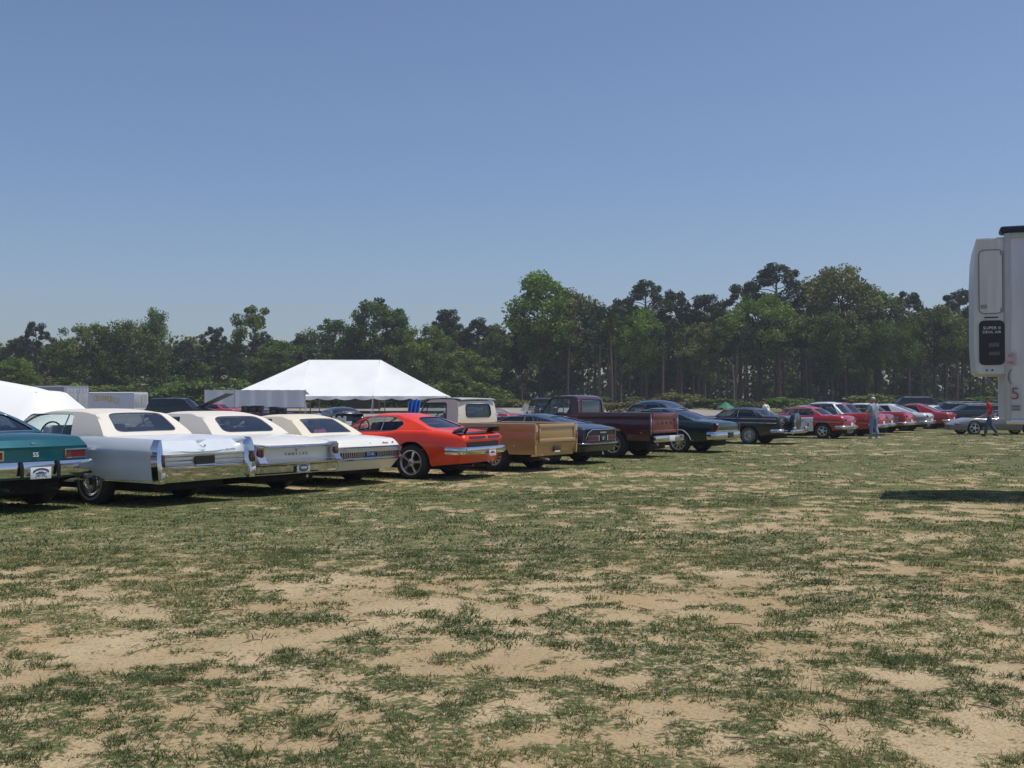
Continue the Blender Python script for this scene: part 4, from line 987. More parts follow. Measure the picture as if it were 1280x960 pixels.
rng = np.random.default_rng(7)
def grass_blades():
    VV, FF, TT = [], [], []; base = 0
    # bands of distance: (y0, y1, tufts per square metre, blades, blade height, blade width, tuft radius)
    for y0, y1, dens, nb, bh, bw, tr in ((3.4, 6.5, 300, 30, .026, .0024, .045), (6.5, 11, 190, 22, .027, .0038, .06), (11, 19, 60, 15, .027, .0065, .09), (19, 32, 15, 12, .026, .012, .16), (32, 56, 4, 9, .028, .022, .26)):
        xw = .62 * y1; n = int((y1 - y0) * 2 * xw * dens); x = rng.uniform(-xw, xw, n); y = rng.uniform(y0, y1, n)
        k = np.abs(x) < .56 * y + 1.2; x, y = x[k], y[k]; m = grassmask(x, y); k = rng.random(len(x)) < m * .95 + .015; x, y, m = x[k], y[k], m[k]
        n = len(x); big = rng.gamma(3., .33, n) * (.55 + .6 * vnoise(x * 1.3, y * 1.3, 77)); big = np.clip(big, .3, 2.4); ton = np.clip(vnoise(x * .7, y * .7, 55) * .7 + rng.random(n) * .45 - .1, 0, 1)
        nB = n * nb; X, Y = np.repeat(x, nb), np.repeat(y, nb); S = np.repeat(big, nb); a = rng.uniform(0, 2 * np.pi, nB); r = np.sqrt(rng.random(nB)) * tr * (.5 + .5 * S)
        bx, by = X + np.cos(a) * r, Y + np.sin(a) * r; bz = gzv(bx, by) + relief(bx, by, grassmask(bx, by)) - .004
        h = bh * S * rng.uniform(.5, 1.25, nB); w_ = bw * rng.uniform(.6, 1.3, nB); la = a + rng.normal(0, .9, nB); lean = h * rng.uniform(.4, 1.9, nB); fa = rng.uniform(0, np.pi, nB); ux, uy = np.cos(fa) * w_, np.sin(fa) * w_
        p0 = np.stack([bx - ux, by - uy, bz], -1); p1 = np.stack([bx + ux, by + uy, bz], -1); mx_, my_ = bx + np.cos(la) * lean * .35, by + np.sin(la) * lean * .35
        p2 = np.stack([mx_ + ux * .75, my_ + uy * .75, bz + h * .55], -1); p3 = np.stack([mx_ - ux * .75, my_ - uy * .75, bz + h * .55], -1); p4 = np.stack([bx + np.cos(la) * lean, by + np.sin(la) * lean, bz + h * rng.uniform(.5, 1.0, nB)], -1)
        v = np.stack([p0, p1, p2, p3, p4], 1); i0 = base + np.arange(nB) * 5
        FF.append(np.stack([i0, i0 + 1, i0 + 2], -1)); FF.append(np.stack([i0, i0 + 2, i0 + 3], -1)); FF.append(np.stack([i0 + 3, i0 + 2, i0 + 4], -1))
        VV.append(v.reshape(-1, 3)); TT.append(np.repeat(np.clip(np.repeat(ton, nb) + rng.normal(0, .15, nB), 0, 1), 5)); base += nB * 5
    me = np_mesh('grass', np.concatenate(VV), np.concatenate(FF), {'tone': np.concatenate(TT)}); me.materials.append(leaf_material('grass_blades', (.058, .090, .032), (.160, .188, .060), .3))
    o = link('grass', me); tag(o, 'short patchy dull green grass in tufts on the sandy field', None, None, 'stuff')
grass_blades()

def litter():
    mb = MB(); r_ = random.Random(5)
    for k in range(420):
        y = 3.6 + 9 * r_.random() ** 1.4; x = (r_.random() - .5) * 1.25 * y; z = float(gzv(np.array(x), np.array(y)) + relief(np.array(x), np.array(y), grassmask(np.array([x]), np.array([y]))[0]))
        if r_.random() < .55:
            s = r_.uniform(.006, .018); a = r_.random() * 6.28; V = [(x + s * math.cos(a + t) * u, y + s * math.sin(a + t) * u, z + q) for t, u, q in ((0, 1, 0), (1.3, .8, 0), (2.6, 1.1, 0), (4, .9, 0), (5.2, 1, 0))] + [(x, y, z + s * .8)]
            mb.add(V, [(i, (i + 1) % 5, 5) for i in range(5)])
        else:
            a = r_.random() * 3.14; l = r_.uniform(.03, .11); mb.tube([(x - l * math.cos(a), y - l * math.sin(a), z + .004), (x, y, z + .012), (x + l * math.cos(a), y + l * math.sin(a), z + .005)], .003, 4, m=1)
    tag(mb.build('pebbles', [mat('pebble', (.30, .25, .19), .9, var=.3), mat('dry_twig', (.13, .09, .06), .9)], smooth=None, merge=False), 'small stones and dry twigs strewn over the bare sand', None, None, 'stuff')
litter()

# ------------------------------------------------------------------ the wood
BARK = mat('bark_grey_brown', (.085, .066, .05), .95, var=.3, vs_=3, bump=.5, bs=12); BARK_PINE = mat('bark_pine', (.14, .095, .068), .95, var=.3, vs_=3, bump=.5, bs=12); PALE_BARK = mat('bark_pale', (.17, .15, .13), .9, var=.2)
LEAF = {'mid': leaf_material('leaves_mid', (.042, .076, .016), (.19, .26, .05)), 'bright': leaf_material('leaves_bright', (.055, .115, .016), (.22, .31, .05)), 'dark': leaf_material('leaves_dark', (.034, .064, .016), (.14, .205, .045)),
        'olive': leaf_material('leaves_olive', (.072, .088, .026), (.24, .25, .08)), 'pine': leaf_material('needles_dark', (.022, .040, .018), (.072, .100, .042), .15)}
def leaf_cloud(centres, radii, per, size, rg, flat=.8, el=1.0):
    """many small leaf-sized faces in clumps"""
    n = len(centres); C = np.repeat(np.array(centres), per, 0); Rr = np.repeat(np.array(radii), per); d = rg.normal(size=(n * per, 3)); d /= np.linalg.norm(d, axis=1)[:, None]
    p = C + d * (Rr * rg.random(n * per) ** .45)[:, None] * np.array([1, 1, flat]); a = rg.normal(size=p.shape); a /= np.linalg.norm(a, axis=1)[:, None]
    b = np.cross(a, rg.normal(size=p.shape)); b /= np.linalg.norm(b, axis=1)[:, None]; s = (size * rg.uniform(.6, 1.3, n * per))[:, None]
    a = a * s * el; b = b * s * .62; v = np.stack([p - a, p + b, p + a * 1.0, p - b], 1).reshape(-1, 3); f = np.arange(n * per * 4).reshape(-1, 4)
    t = np.repeat(np.clip(np.repeat(rg.random(n), per) * .75 + rg.random(n * per) * .35, 0, 1), 4); return v, f, t
def limb(mb, a, b, r0, r1, rg, n=4, seg=5):
    a, b = np.array(a), np.array(b); pts = []; L = np.linalg.norm(b - a)
    for k in range(seg + 1):
        t = k / seg; pts.append(a + (b - a) * t + (rg.normal(size=3) * .05 * L * math.sin(math.pi * t) if 0 < k < seg else 0) + np.array([0, 0, .12 * L * math.sin(math.pi * t) * .5]))
    mb.tube(pts, [r0 + (r1 - r0) * k / seg for k in range(seg + 1)], n)
def tree_meshes(kind, seed):
    """unit trees, 10 m tall"""
    rg = np.random.default_rng(seed); tk = MB(); cs, rs = [], []
    if kind in ('pine', 'pine_open'):
        H = 9.6; lean = rg.normal(size=2) * .25; tk.tube([(lean[0] * t * t, lean[1] * t * t, H * t) for t in (0, .2, .4, .6, .8, 1)], [.17, .145, .125, .10, .07, .03], 7); n = 40 if kind == 'pine' else 26; z0 = 4.6 if kind == 'pine' else 6.2
        for k in range(n):
            t = (k + rg.random() * .6) / n; z = z0 + (9.7 - z0) * t; a = k * 2.4 + rg.random(); r = (1.55 if kind == 'pine' else 1.75) * (1 - t ** 2.2 * .75) * rg.uniform(.45, 1.0) * (.55 + .9 * min(1, t * 2.2)); q = (z / H) ** 2
            c = (lean[0] * q + r * math.cos(a), lean[1] * q + r * math.sin(a), z + .25 + .1 * r); cs.append(c); rs.append(rg.uniform(.30, .62)); limb(tk, (lean[0] * q, lean[1] * q, z - .1), c, .035, .012, rg, 4, 3)
        for k in range(5): a = rg.random() * 6.28; z = rg.uniform(2.5, z0); tk.tube([(0, 0, z), (.8 * math.cos(a), .8 * math.sin(a), z + .15)], [.025, .008], 4)
        v, f, t = leaf_cloud(cs, rs, 190 if kind == 'pine' else 180, .085, rg, .75, 1.7)
    elif kind == 'shrub':
        for k in range(5): a = rg.random() * 6.28; limb(tk, (0, 0, 0), (1.6 * math.cos(a), 1.6 * math.sin(a), 5.5), .10, .03, rg, 4)
        for k in range(22): a = rg.random() * 6.28; r = 3.6 * math.sqrt(rg.random()); cs.append((r * math.cos(a), r * math.sin(a), 1.4 + rg.random() * (7.2 - r))); rs.append(rg.uniform(.9, 1.7))
        v, f, t = leaf_cloud(cs, rs, 90, .30, rg, .8)
    else:
        wide = {'round': 2.9, 'tall': 2.0, 'loose': 2.4, 'spread': 3.7}[kind]; zc, hz = {'round': (5.9, 3.9), 'tall': (5.8, 4.2), 'loose': (6.2, 3.7), 'spread': (6.1, 3.6)}[kind]
        if seed % 10 >= 5: zc, hz = zc + .75, hz - .85
        lean = rg.normal(size=2) * .3
        tk.tube([(lean[0] * t * t, lean[1] * t * t, 7.6 * t) for t in (0, .15, .35, .55, .8, 1)], [.24, .17, .145, .12, .08, .03], 7); n = {'round': 92, 'tall': 84, 'loose': 52, 'spread': 110}[kind]
        for k in range(n):
            u = rg.uniform(-.95, 1); a = rg.random() * 6.28; rr = rg.uniform(.55, 1.0); w_ = wide * math.sqrt(max(.02, 1 - u * u)) * rr * (1.05 if u < .2 else 1) * (1 + .28 * math.sin(2 * a + seed) + .18 * math.sin(5 * a + 3 * u * 3 + seed)); c = (lean[0] * .6 + w_ * math.cos(a), lean[1] * .6 + w_ * math.sin(a), zc + hz * u * (rr * .3 + .7)); cs.append(c); rs.append(rg.uniform(.38, .95) * (1.1 if kind != 'loose' else .85))
            if k % 3 == 0: z = max(1.6, min(7.2, c[2] - w_ * .7)); q = (z / 7.6) ** 2; limb(tk, (lean[0] * q, lean[1] * q, z), c, .06, .015, rg, 4, 4)
        v, f, t = leaf_cloud(cs, rs, {'round': 165, 'tall': 165, 'loose': 180, 'spread': 150}[kind], .115, rg, .8)
    return tk, (v, f, t)
_tree = {}
def tree_kind(kind, leaf, seed, bark):
    key = (kind, leaf, seed)
    if key not in _tree:
        tk, (v, f, t) = tree_meshes(kind, seed); tm = tk.mesh('trunk', bark, 50, False); cm = np_mesh('crown', v, f, {'tone': t}, smooth=False); cm.materials.append(LEAF[leaf]); _tree[key] = (tm, cm)
    return _tree[key]
def tree(name, kind, leaf, px, ytop, s, label, group, w_=1., seed=1, bark=None, rz=None, cat='tree'):
    X, Y = P(px, s); g = gz(X, Y); H = HC + (503 - ytop) / s - g; k = H / 10.
    tm, cm = tree_kind(kind, leaf, seed, bark or (BARK_PINE if kind.startswith('pine') else BARK))
    o = thing(name, label, cat, (X, Y, g - .05), (hash((px, ytop)) % 628) / 100. if rz is None else rz, group); wk = max(k, .55 * k + .6) if k < 1.2 else k
    o.scale = (wk * w_, wk * w_, k); link('trunk', tm, o); link('crown', cm, o); return o
SKY = [
    (14, 424, 'pine', 'pine', 7.6, 1.2, 1, 'dark pine at the far left end of the skyline, half cut by the frame'),
    (48, 404, 'pine_open', 'pine', 7.8, 0.95, 2, 'slim dark pine standing clear against the sky near the left edge'),
    (20, 446, 'round', 'bright', 9.5, 1.1, 3, 'bright yellow-green broadleaf tree low at the left edge behind the white canopy'),
    (78, 424, 'round', 'dark', 8.2, 1.0, 4, 'dark broadleaf tree just left of the big rounded clump'),
    (112, 402, 'spread', 'mid', 8.4, 1.0, 5, 'left half of the big rounded broadleaf clump above the grey trailer'),
    (158, 399, 'spread', 'mid', 8.2, 1.05, 6, 'right half of the big rounded broadleaf clump above the lettered trailer'),
    (196, 388, 'tall', 'mid', 8.0, 0.75, 7, 'tall narrow broadleaf tree rising just right of the rounded clump'),
    (232, 426, 'pine', 'pine', 7.6, 1.0, 8, 'low dark pine in the dip right of the tall narrow tree'),
    (268, 410, 'pine_open', 'pine', 7.2, 1.0, 9, 'round-topped grey pine standing alone left of the bright loose tree'),
    (240, 450, 'round', 'mid', 9.0, 1.0, 10, 'mid-green tree in front of the low dark pine'),
    (310, 381, 'loose', 'bright', 8.2, 1.0, 11, 'light green loose-crowned tree with forked top left of the white tent'),
    (345, 424, 'round', 'mid', 8.6, 1.1, 12, 'rounded mid-green tree right of the loose-crowned light tree'),
    (376, 418, 'pine', 'pine', 7.6, 1.0, 13, 'dark pine top showing above the left slope of the tent'),
    (412, 395, 'round', 'dark', 8.0, 0.95, 14, 'dark dome-shaped tree above the left end of the tent ridge'),
    (466, 372, 'round', 'dark', 8.1, 1.0, 15, 'tallest dark broadleaf tree above the middle of the tent'),
    (496, 385, 'tall', 'dark', 8.0, 0.9, 16, 'narrow dark tree leaning on the right of the tallest tree over the tent'),
    (530, 404, 'spread', 'mid', 8.7, 0.95, 17, 'broad mid-green tree over the right end of the tent ridge'),
    (556, 388, 'pine', 'pine', 7.6, 1.1, 18, 'round dark pine crown behind the broad green tree right of the tent'),
    (598, 400, 'pine', 'pine', 7.6, 1.1, 19, 'second dark pine crown right of the tent, lower than its neighbour'),
    (585, 436, 'round', 'mid', 9.2, 1.1, 20, 'mid-green tree above the cream truck cab'),
    (622, 412, 'round', 'dark', 8.2, 0.9, 21, 'small dark tree in the sky gap left of the tall feathery tree'),
    (676, 341, 'tall', 'bright', 8.8, 1.15, 22, 'tall feathery bright-topped hardwood, highest of the middle group'),
    (716, 362, 'tall', 'olive', 8.8, 1.05, 23, 'tall olive tree leaning against the feathery bright-topped hardwood'),
    (652, 408, 'pine', 'pine', 8.4, 0.9, 24, 'dark ragged pine low on the left flank of the feathery hardwood'),
    (745, 388, 'pine', 'pine', 8.0, 1.0, 25, 'dark pine right below the shoulder of the tall olive tree'),
    (775, 374, 'pine', 'pine', 8.0, 1.05, 26, 'dark pine left of the open round-crowned pine'),
    (808, 353, 'pine_open', 'pine', 8.2, 1.1, 27, 'open round-crowned pine standing highest between the two tall groups'),
    (802, 386, 'round', 'bright', 9.2, 0.8, 28, 'bright green broadleaf tree below the open round-crowned pine'),
    (848, 366, 'pine', 'pine', 8.2, 0.95, 29, 'narrow pointed pine right of the open round-crowned pine'),
    (880, 370, 'pine', 'pine', 8.2, 1.15, 30, 'bushy dark pine above the pale flowering tree'),
    (874, 402, 'loose', 'olive', 9.4, 0.9, 31, 'pale blossomy tree in front of the bushy dark pine'),
    (925, 355, 'pine_open', 'pine', 8.4, 1.05, 32, 'dark open pine left of the broad tufted pine'),
    (972, 333, 'pine_open', 'pine', 8.4, 1.35, 33, 'broad tufted pine with flat crown high above the black hardtop'),
    (950, 366, 'spread', 'bright', 9.2, 0.95, 34, 'wide bright green tree below the broad tufted pine'),
    (1012, 352, 'pine', 'pine', 8.5, 1.0, 35, 'dark pine between the tufted pine and the tallest hardwood'),
    (1058, 331, 'round', 'olive', 8.8, 1.0, 36, 'tallest olive hardwood with twin tops above the man in grey'),
    (1096, 358, 'tall', 'mid', 8.9, 1.1, 37, 'mid-green tree on the right shoulder of the twin-topped hardwood'),
    (1100, 398, 'spread', 'dark', 9.6, 0.85, 38, 'low dark spreading tree right of the twin-topped hardwood'),
    (1136, 367, 'pine_open', 'pine', 8.4, 1.0, 39, 'dark pine in the gap left of the refrigerated trailer'),
    (1168, 379, 'spread', 'mid', 9.4, 0.9, 40, 'broad green tree just left of the trailer refrigeration unit'),
    (1196, 365, 'pine_open', 'pine', 8.4, 1.0, 41, 'dark pine touching the edge of the trailer refrigeration unit'),
    (1040, 392, 'tall', 'dark', 9.8, 1.0, 42, 'dark narrow tree low in front of the twin-topped hardwood'),
    (1230, 390, 'round', 'mid', 9.3, 1.0, 43, 'tree half hidden behind the trailer refrigeration unit'),
]
for px, yt, kind, leaf, s, w_, sd, lab in SKY:
    nm = {'pine': 'pine_tree', 'pine_open': 'pine_tree'}.get(kind, 'broadleaf_tree')
    tree(nm, kind, leaf, px, yt, s, lab, 'trees of the wood', w_, {'pine': 100 + sd % 3, 'pine_open': 110 + sd % 3, 'round': 120 + sd % 3, 'tall': 130 + sd % 2, 'loose': 140 + sd % 2, 'spread': 150 + sd % 2}[kind] + (5 if px > 660 and not kind.startswith('pine') else 0))
rr = random.Random(11)
# the ranks behind the skyline trees, and the shrubs along the wood's edge
px = -120
while px < 1420:
    f = min(1, max(0, px / 1100.)); yt = 440 - 55 * f + rr.uniform(-10, 12); k = rr.choice(['pine', 'pine', 'round', 'tall'])
    tree('pine_tree' if k == 'pine' else 'broadleaf_tree', k, 'pine' if k == 'pine' else rr.choice(['dark', 'mid']), px, yt, rr.uniform(7.0, 7.6), 'dark tree of the rear rank, one of many closing the wood behind the skyline trees' if k != 'pine' else 'dark pine of the rear rank, one of many closing the wood behind the skyline trees', 'rear rank of the wood', rr.uniform(.9, 1.2), {'pine': 100, 'round': 121, 'tall': 131}[k] + (rr.randrange(2) if k == 'pine' else 0), rz=rr.random() * 6)
    px += rr.uniform(22, 34)
px = -100
while px < 1400:
    lf = rr.choice(['mid', 'mid', 'dark', 'bright', 'olive']) if px < 640 else rr.choice(['mid', 'dark', 'dark', 'olive', 'olive'])
    yt = rr.uniform(455, 480) if px < 640 else rr.uniform(482, 499)
    tree('shrub', 'shrub', lf, px, yt, (rr.uniform(9.2, 10.2) if px < 760 else rr.uniform(9.6, 13.5)), {'mid': 'mid-green', 'dark': 'dark green', 'bright': 'yellow-green', 'olive': 'olive'}[lf] + ' shrub of the undergrowth along the edge of the wood', 'undergrowth shrubs', rr.uniform(.95, 1.3), 160 + rr.randrange(2), rz=rr.random() * 6, cat='shrub')
    px += rr.uniform(15, 30) if px < 640 else rr.uniform(45, 110)
# bare slender trunks seen in the gaps of the right-hand wood
for i in range(52):
    px = rr.uniform(690, 1210) if i < 44 else rr.uniform(150, 640); X, Y = P(px, rr.uniform(8.8, 9.6)); mb = MB(); h = rr.uniform(9, 14) if i < 44 else rr.uniform(6, 8.5); lx, ly = rr.uniform(-.6, .6), rr.uniform(-.4, .4)
    o = thing('slender_tree', 'slender bare-stemmed young pine in the gaps at the edge of the wood', 'tree', (X, Y, gz(X, Y) - .05), 0, 'slender stems at the wood edge')
    mb.tube([(lx * t * t, ly * t * t, h * t) for t in (0, .25, .5, .75, 1)], [.17, .15, .12, .08, .03], 6); mb.build('trunk', rr.choice([BARK, BARK_PINE, BARK_PINE]), o, 50)
    rg = np.random.default_rng(300 + i); cs = [(lx * .8 + rg.normal() * .8, ly * .8 + rg.normal() * .8, h * rg.uniform(.72, 1.02)) for k in range(9)]
    v, f, t = leaf_cloud(cs, [.8] * 9, 70, .2, rg); cm = np_mesh('crown', v, f, {'tone': t}, smooth=False); cm.materials.append(LEAF['pine' if i % 3 else 'mid']); link('crown', cm, o)
def forest_mass():
    rg = np.random.default_rng(77); n = 2300; x = rg.uniform(-150, 150, n); y = rg.uniform(186, 205, n) - np.where(x > 0, 8, 0); hh = np.where(x > 0, 15, 11); z = .6 + rg.random(n) ** 1.4 * hh
    v, f, t = leaf_cloud(np.stack([x, y, z], -1), rg.uniform(1.6, 2.8, n), 75, .42, rg); me = np_mesh('forest', v, f, {'tone': t * .6}, smooth=False); me.materials.append(LEAF['olive'])
    tag(link('forest', me), 'dense dark wood closing the view behind the rows of trees', None, None, 'stuff')
    n = 420; x = rg.uniform(-120, 130, n); y = rg.uniform(139, 156, n); z = np.array([gz(0, q) for q in y]) + rg.random(n) * .3
    v, f, t = leaf_cloud(np.stack([x, y, z], -1), rg.uniform(.4, .8, n), 60, .2, rg); me = np_mesh('ground_cover', v, f, {'tone': t}, smooth=False); me.materials.append(LEAF['olive'])
    tag(link('ground_cover', me), 'low weedy ground cover along the foot of the wood', None, None, 'stuff')
forest_mass()
fx, fy = np.meshgrid(np.linspace(-260, 260, 60), np.linspace(140, 330, 30)); fz = gzv(fx, fy) + .06 + .12 * fbm(fx * .3, fy * .3, 8, 3); fi = np.arange(fx.size).reshape(fx.shape)
ff = np_mesh('forest_floor', np.stack([fx, fy, fz], -1).reshape(-1, 3), np.stack([fi[:-1, :-1], fi[:-1, 1:], fi[1:, 1:], fi[1:, :-1]], -1).reshape(-1, 4)); ff.materials.append(mat('leaf_litter', (.075, .058, .038), .95, var=.4, vs_=.8, bump=.4, bs=5)); tag(link('forest_floor', ff), kind='structure')
# ------------------------------------------------------------------ the far end of the row and the second row
def classic(label, px, s, th, body, roof=None, L=5.1, W=1.9, H=1.42, deck=.98, fast=False, fin=0., belt=.96, group=None, rear_over=1.3, plate_=True, shift=0., matfn=None, mats=None, name='coupe', cat='car', strips=(), wheel='cap', ww=False, side_glass=None, round_=False, gap=.36, win_h=None, pos=None, lens=LENS, rz_dz=0.):
    h = W / 2; xr, xf = rear_over, L - .95; rad = .345
    c = Car(name, label, cat, px, s, th, dict(
        L=L, top=[(0, deck - .06 + fin), (.1, deck - .02 + fin), (.6, deck + fin * .8), (1.4, belt + .03 + fin * .3), (2.2, belt), (3.3, belt - .01), (L - .3, belt - .05), (L, belt - .12)], bot=[(0, gap + .04), (1, gap - .03), (L - .5, gap - .06), (L, gap)],
        hw=[(0, h * .94), (.2, h * .98), (1.2, h), (L - .8, h * .985), (L - .2, h * .95), (L, h * .9)], crown=[(0, -.03 - fin if fin else .03), (.6, .03 - fin * .6), (1.3, .05), (L, .06)], trough=4,
        sec=[(.86 if round_ else .9, 1), (.95, .9), (.99, .74), (1, .55), (.98, .3), (.93, 0)], rear=lambda y, z: .09 * y * y + .15 * max(0., abs(y) - .78) + ((z - .8) * .35 if z > .8 else 0), rblend=.6,
        arch=[(xr, .33, .41, .68 if ww else .72), (xf, .33, .40, .71)], ks=9), group, pos=pos, dz=rz_dz)
    c.body(mats or [body, CABIN, UNDER], matfn, cockpit=(1.5, L - 1.9), nst=26)
    c.wheels(rad, .22, .2, wheel, xr, xf, ww=ww)
    x1 = L - 1.5 - shift
    if fast: cab = dict(ws=[(x1, belt + .01), (x1 - .65, H - .08)], roof=[(x1 - 1.0, H - .01), (x1 - 1.4, H)], rw=[(x1 - 1.75, H - .06), (.75, deck + .03)], win=[(x1 - .25, belt + .01), (x1 - .7, H - .11), (x1 - 1.45, H - .1), (x1 - 1.75, belt + .02)], rwin=(.8, .86, .06, .92))
    elif round_: cab = dict(ws=[(x1, belt + .05), (x1 - .35, H - .12)], roof=[(x1 - .7, H - .02), (x1 - 1.2, H), (x1 - 1.7, H - .06)], rw=[(x1 - 2.05, H - .22), (x1 - 2.4, belt + .05)], win=[(x1 - .2, belt + .10), (x1 - .4, H - .16), (x1 - 1.5, H - .15), (x1 - 1.75, belt + .1)], rwin=(.5, .45, .25, .8), wr=.2, sr=.12, drop=.10, tp=1.6, div=[(x1 - .95, 0)])
    else: cab = dict(ws=[(x1, belt + .01), (x1 - .45, H - .07)], roof=[(x1 - .9, H - .005), (x1 - 1.4, H)], rw=[(x1 - 1.85, H - .07), (x1 - 2.35, belt + .03)], win=[(x1 - .18, belt + .01), (x1 - .48, H - .1), (x1 - 1.65, H - .09), (x1 - 1.95, belt + .02)], rwin=(.88, .88, .08, .92), br=.22, div=[(x1 - 1.1, 0)])
    c.cabin(dict(cab, yr=h * .66, bw=.15), roof or body, glass_side=side_glass or GLASS_DARK, glass_rear=GLASS, trim_r=.011)
    c.seats([(x1 - .95, belt + .17)]); c.bumper(.5, ROUND(.16, .10), h * .99, wrap=.4, rc=.16, off=.03); c.front_bumper(.5)
    for sg in (1, -1):
        B = c.poly_patch('lamp_housing', ell(sg * h * .80, deck - .17, .075, .085, 14), .03, CHROME, off=.0); c.poly_patch('taillight', ell(sg * h * .80, deck - .17, .055, .065, 14), .03, lens, off=.03, parent=B, bulge=.03)
    if plate_: plate(c, 0, .62, .03)
    for z0, z1, m in strips: c.side_strip('side_trim', [(.15, z0), (1.5, (z0 + z1) / 2), (L - .5, z1)], .014, m)
    c.seam(x1 - 1.5, belt - .03, gap); return c
ROWG = None
blk = classic('black fifties hardtop with spare wheel mounted on its chrome rear bumper', 988, 33.3, 146, JET, L=5.2, shift=.82, H=1.38, deck=1.0, belt=1.0, fin=.05, strips=((.80, .84, CHROME), (.95, .97, CHROME)), ww=True, wheel='cap', plate_=False, name='hardtop')
mb = MB(); mb.lathe([(0, -.30), (.22, -.30), (.31, -.28), (.335, -.22), (.335, -.10), (.31, -.05), (0, -.05)], 28, 'x', origin=(-.02, 0, .83)); sp = mb.build('spare_wheel_cover', JET, blk.root)
mb = MB(); mb.lathe([(.315, -.285), (.325, -.292), (.335, -.285), (.338, -.26), (.335, -.24)], 28, 'x', origin=(-.02, 0, .83)); mb.build('cover_ring', CHROME, sp)
MB().box(-.34, .1, -.80, .80, .42, .47, bev=.015).build('bumper_extension', CHROME, blk.root); MB().box(-.40, -.30, -.85, .85, .45, .56, bev=.03).build('bumper', CHROME, blk.root)
for sg in (1, -1): MB().lathe([(0, -.06), (.05, -.05), (.08, .0), (.06, .06), (0, .07)], 14, 'x', origin=(-.38, sg * .6, .60)).build('bumper_bullet', CHROME, blk.root)
racer = classic('red sixties sedan with white racing door and number, beside the black hardtop', 1064, 28.9, 146, RED, L=4.7, W=1.85, H=1.40, deck=.99, belt=.98, rear_over=.98, mats=[RED, CABIN, UNDER, PALE], matfn=lambda x, z, side: 3 if side and 1.40 - .12 * abs(z - .65) < x < 3.2 and z < .95 else 0, wheel='spoke5', side_glass=GLASS, strips=((.72, .74, CHROME),), name='sedan')
for t_, x, z, sz, m in (('64', 1.85, .80, .16, GREY_INK), ('8', 1.60, .60, .22, INK)): lettering(t_, sz, m, (x, racer.side(x, z) + .006, z), (-1, 0, 0), (0, 0, 1), racer.root)
classic('red car with a white roof parked behind the white-doored race sedan', 1104, 27, 146, RED, roof=PALE, L=5.3, H=1.60, deck=1.02, belt=1.0, fin=.04, strips=((.62, .66, CHROME),), side_glass=GLASS, name='hardtop')
classic('deep red hardtop with long side trim, half hidden by the man in grey', 1114, 25.7, 146, DEEP_RED, L=5.3, H=1.58, deck=1.0, belt=1.0, strips=((.66, .70, CHROME),), name='hardtop')
classic('red and white two-tone fifties hardtop with bright chrome bumper right of the man in grey', 1139, 24.3, 146, RED, roof=PALE, L=5.1, H=1.54, deck=1.03, belt=1.02, fin=.06, mats=[RED, CABIN, UNDER, SILVER], matfn=lambda x, z, side: 3 if side and .5 < z < .84 and x > .45 else 0, side_glass=GLASS, name='hardtop')
classic('silver-white fastback coupe in the middle of the far red cars', 1164, 22.8, 146, PALE, L=5.1, H=1.50, fast=True, mats=[PALE, CABIN, UNDER, SILVER], matfn=lambda x, z, side: 3 if side and z < .8 else 0)
classic('red fastback coupe with sloping tail, near the nose of the silver sports car', 1192, 21.4, 146, RED, L=4.9, H=1.50, fast=True)
classic('red notchback coupe with small white roof, last red car before the silver sports car', 1203, 20.4, 146, RED, roof=PALE, L=4.8, H=1.36)
classic('white sedan peeping out behind the nose of the silver sports car', 1214, 19.6, 146, PALE, L=4.8, H=1.36, name='sedan')
classic('black forties sedan with round roof behind the dark green coupe', 893, 33.5, 146, DARKBLUE, L=5.0, W=1.86, H=1.66, deck=1.02, belt=1.10, round_=True, rear_over=1.1, name='sedan', side_glass=GLASS_DARK)
classic('dark blue sedan with pale roof behind the black hardtop', 983, 26.5, 40, DARKBLUE, roof=SILVER, L=4.7, H=1.45, name='sedan', side_glass=GLASS_DARK)
classic('red coupe with raised white hood panel behind the cream truck cab', 648, 24.0, 150, RED, L=4.6, H=1.32, side_glass=GLASS)
classic('blue coupe with chrome window trim just right of the cream truck cab', 640, 30, 150, NAVY, L=4.7, H=1.36, side_glass=GLASS)
classic('dark plum coupe behind the cream soft top, near the black speakers', 358, 22, 150, paint('plum', (.07, .015, .035)), L=4.6, H=1.36, side_glass=GLASS)
classic('bright red coupe behind the raised dark hood on the left', 300, 17.5, 170, RED, L=4.6, H=1.40)
hot = classic('black open-sided hot rod behind the cream soft top', 436, 27, 118, JET, L=3.9, shift=.25, W=1.7, H=1.36, deck=1.0, belt=.99, round_=True, side_glass=GLASS, name='hot_rod')
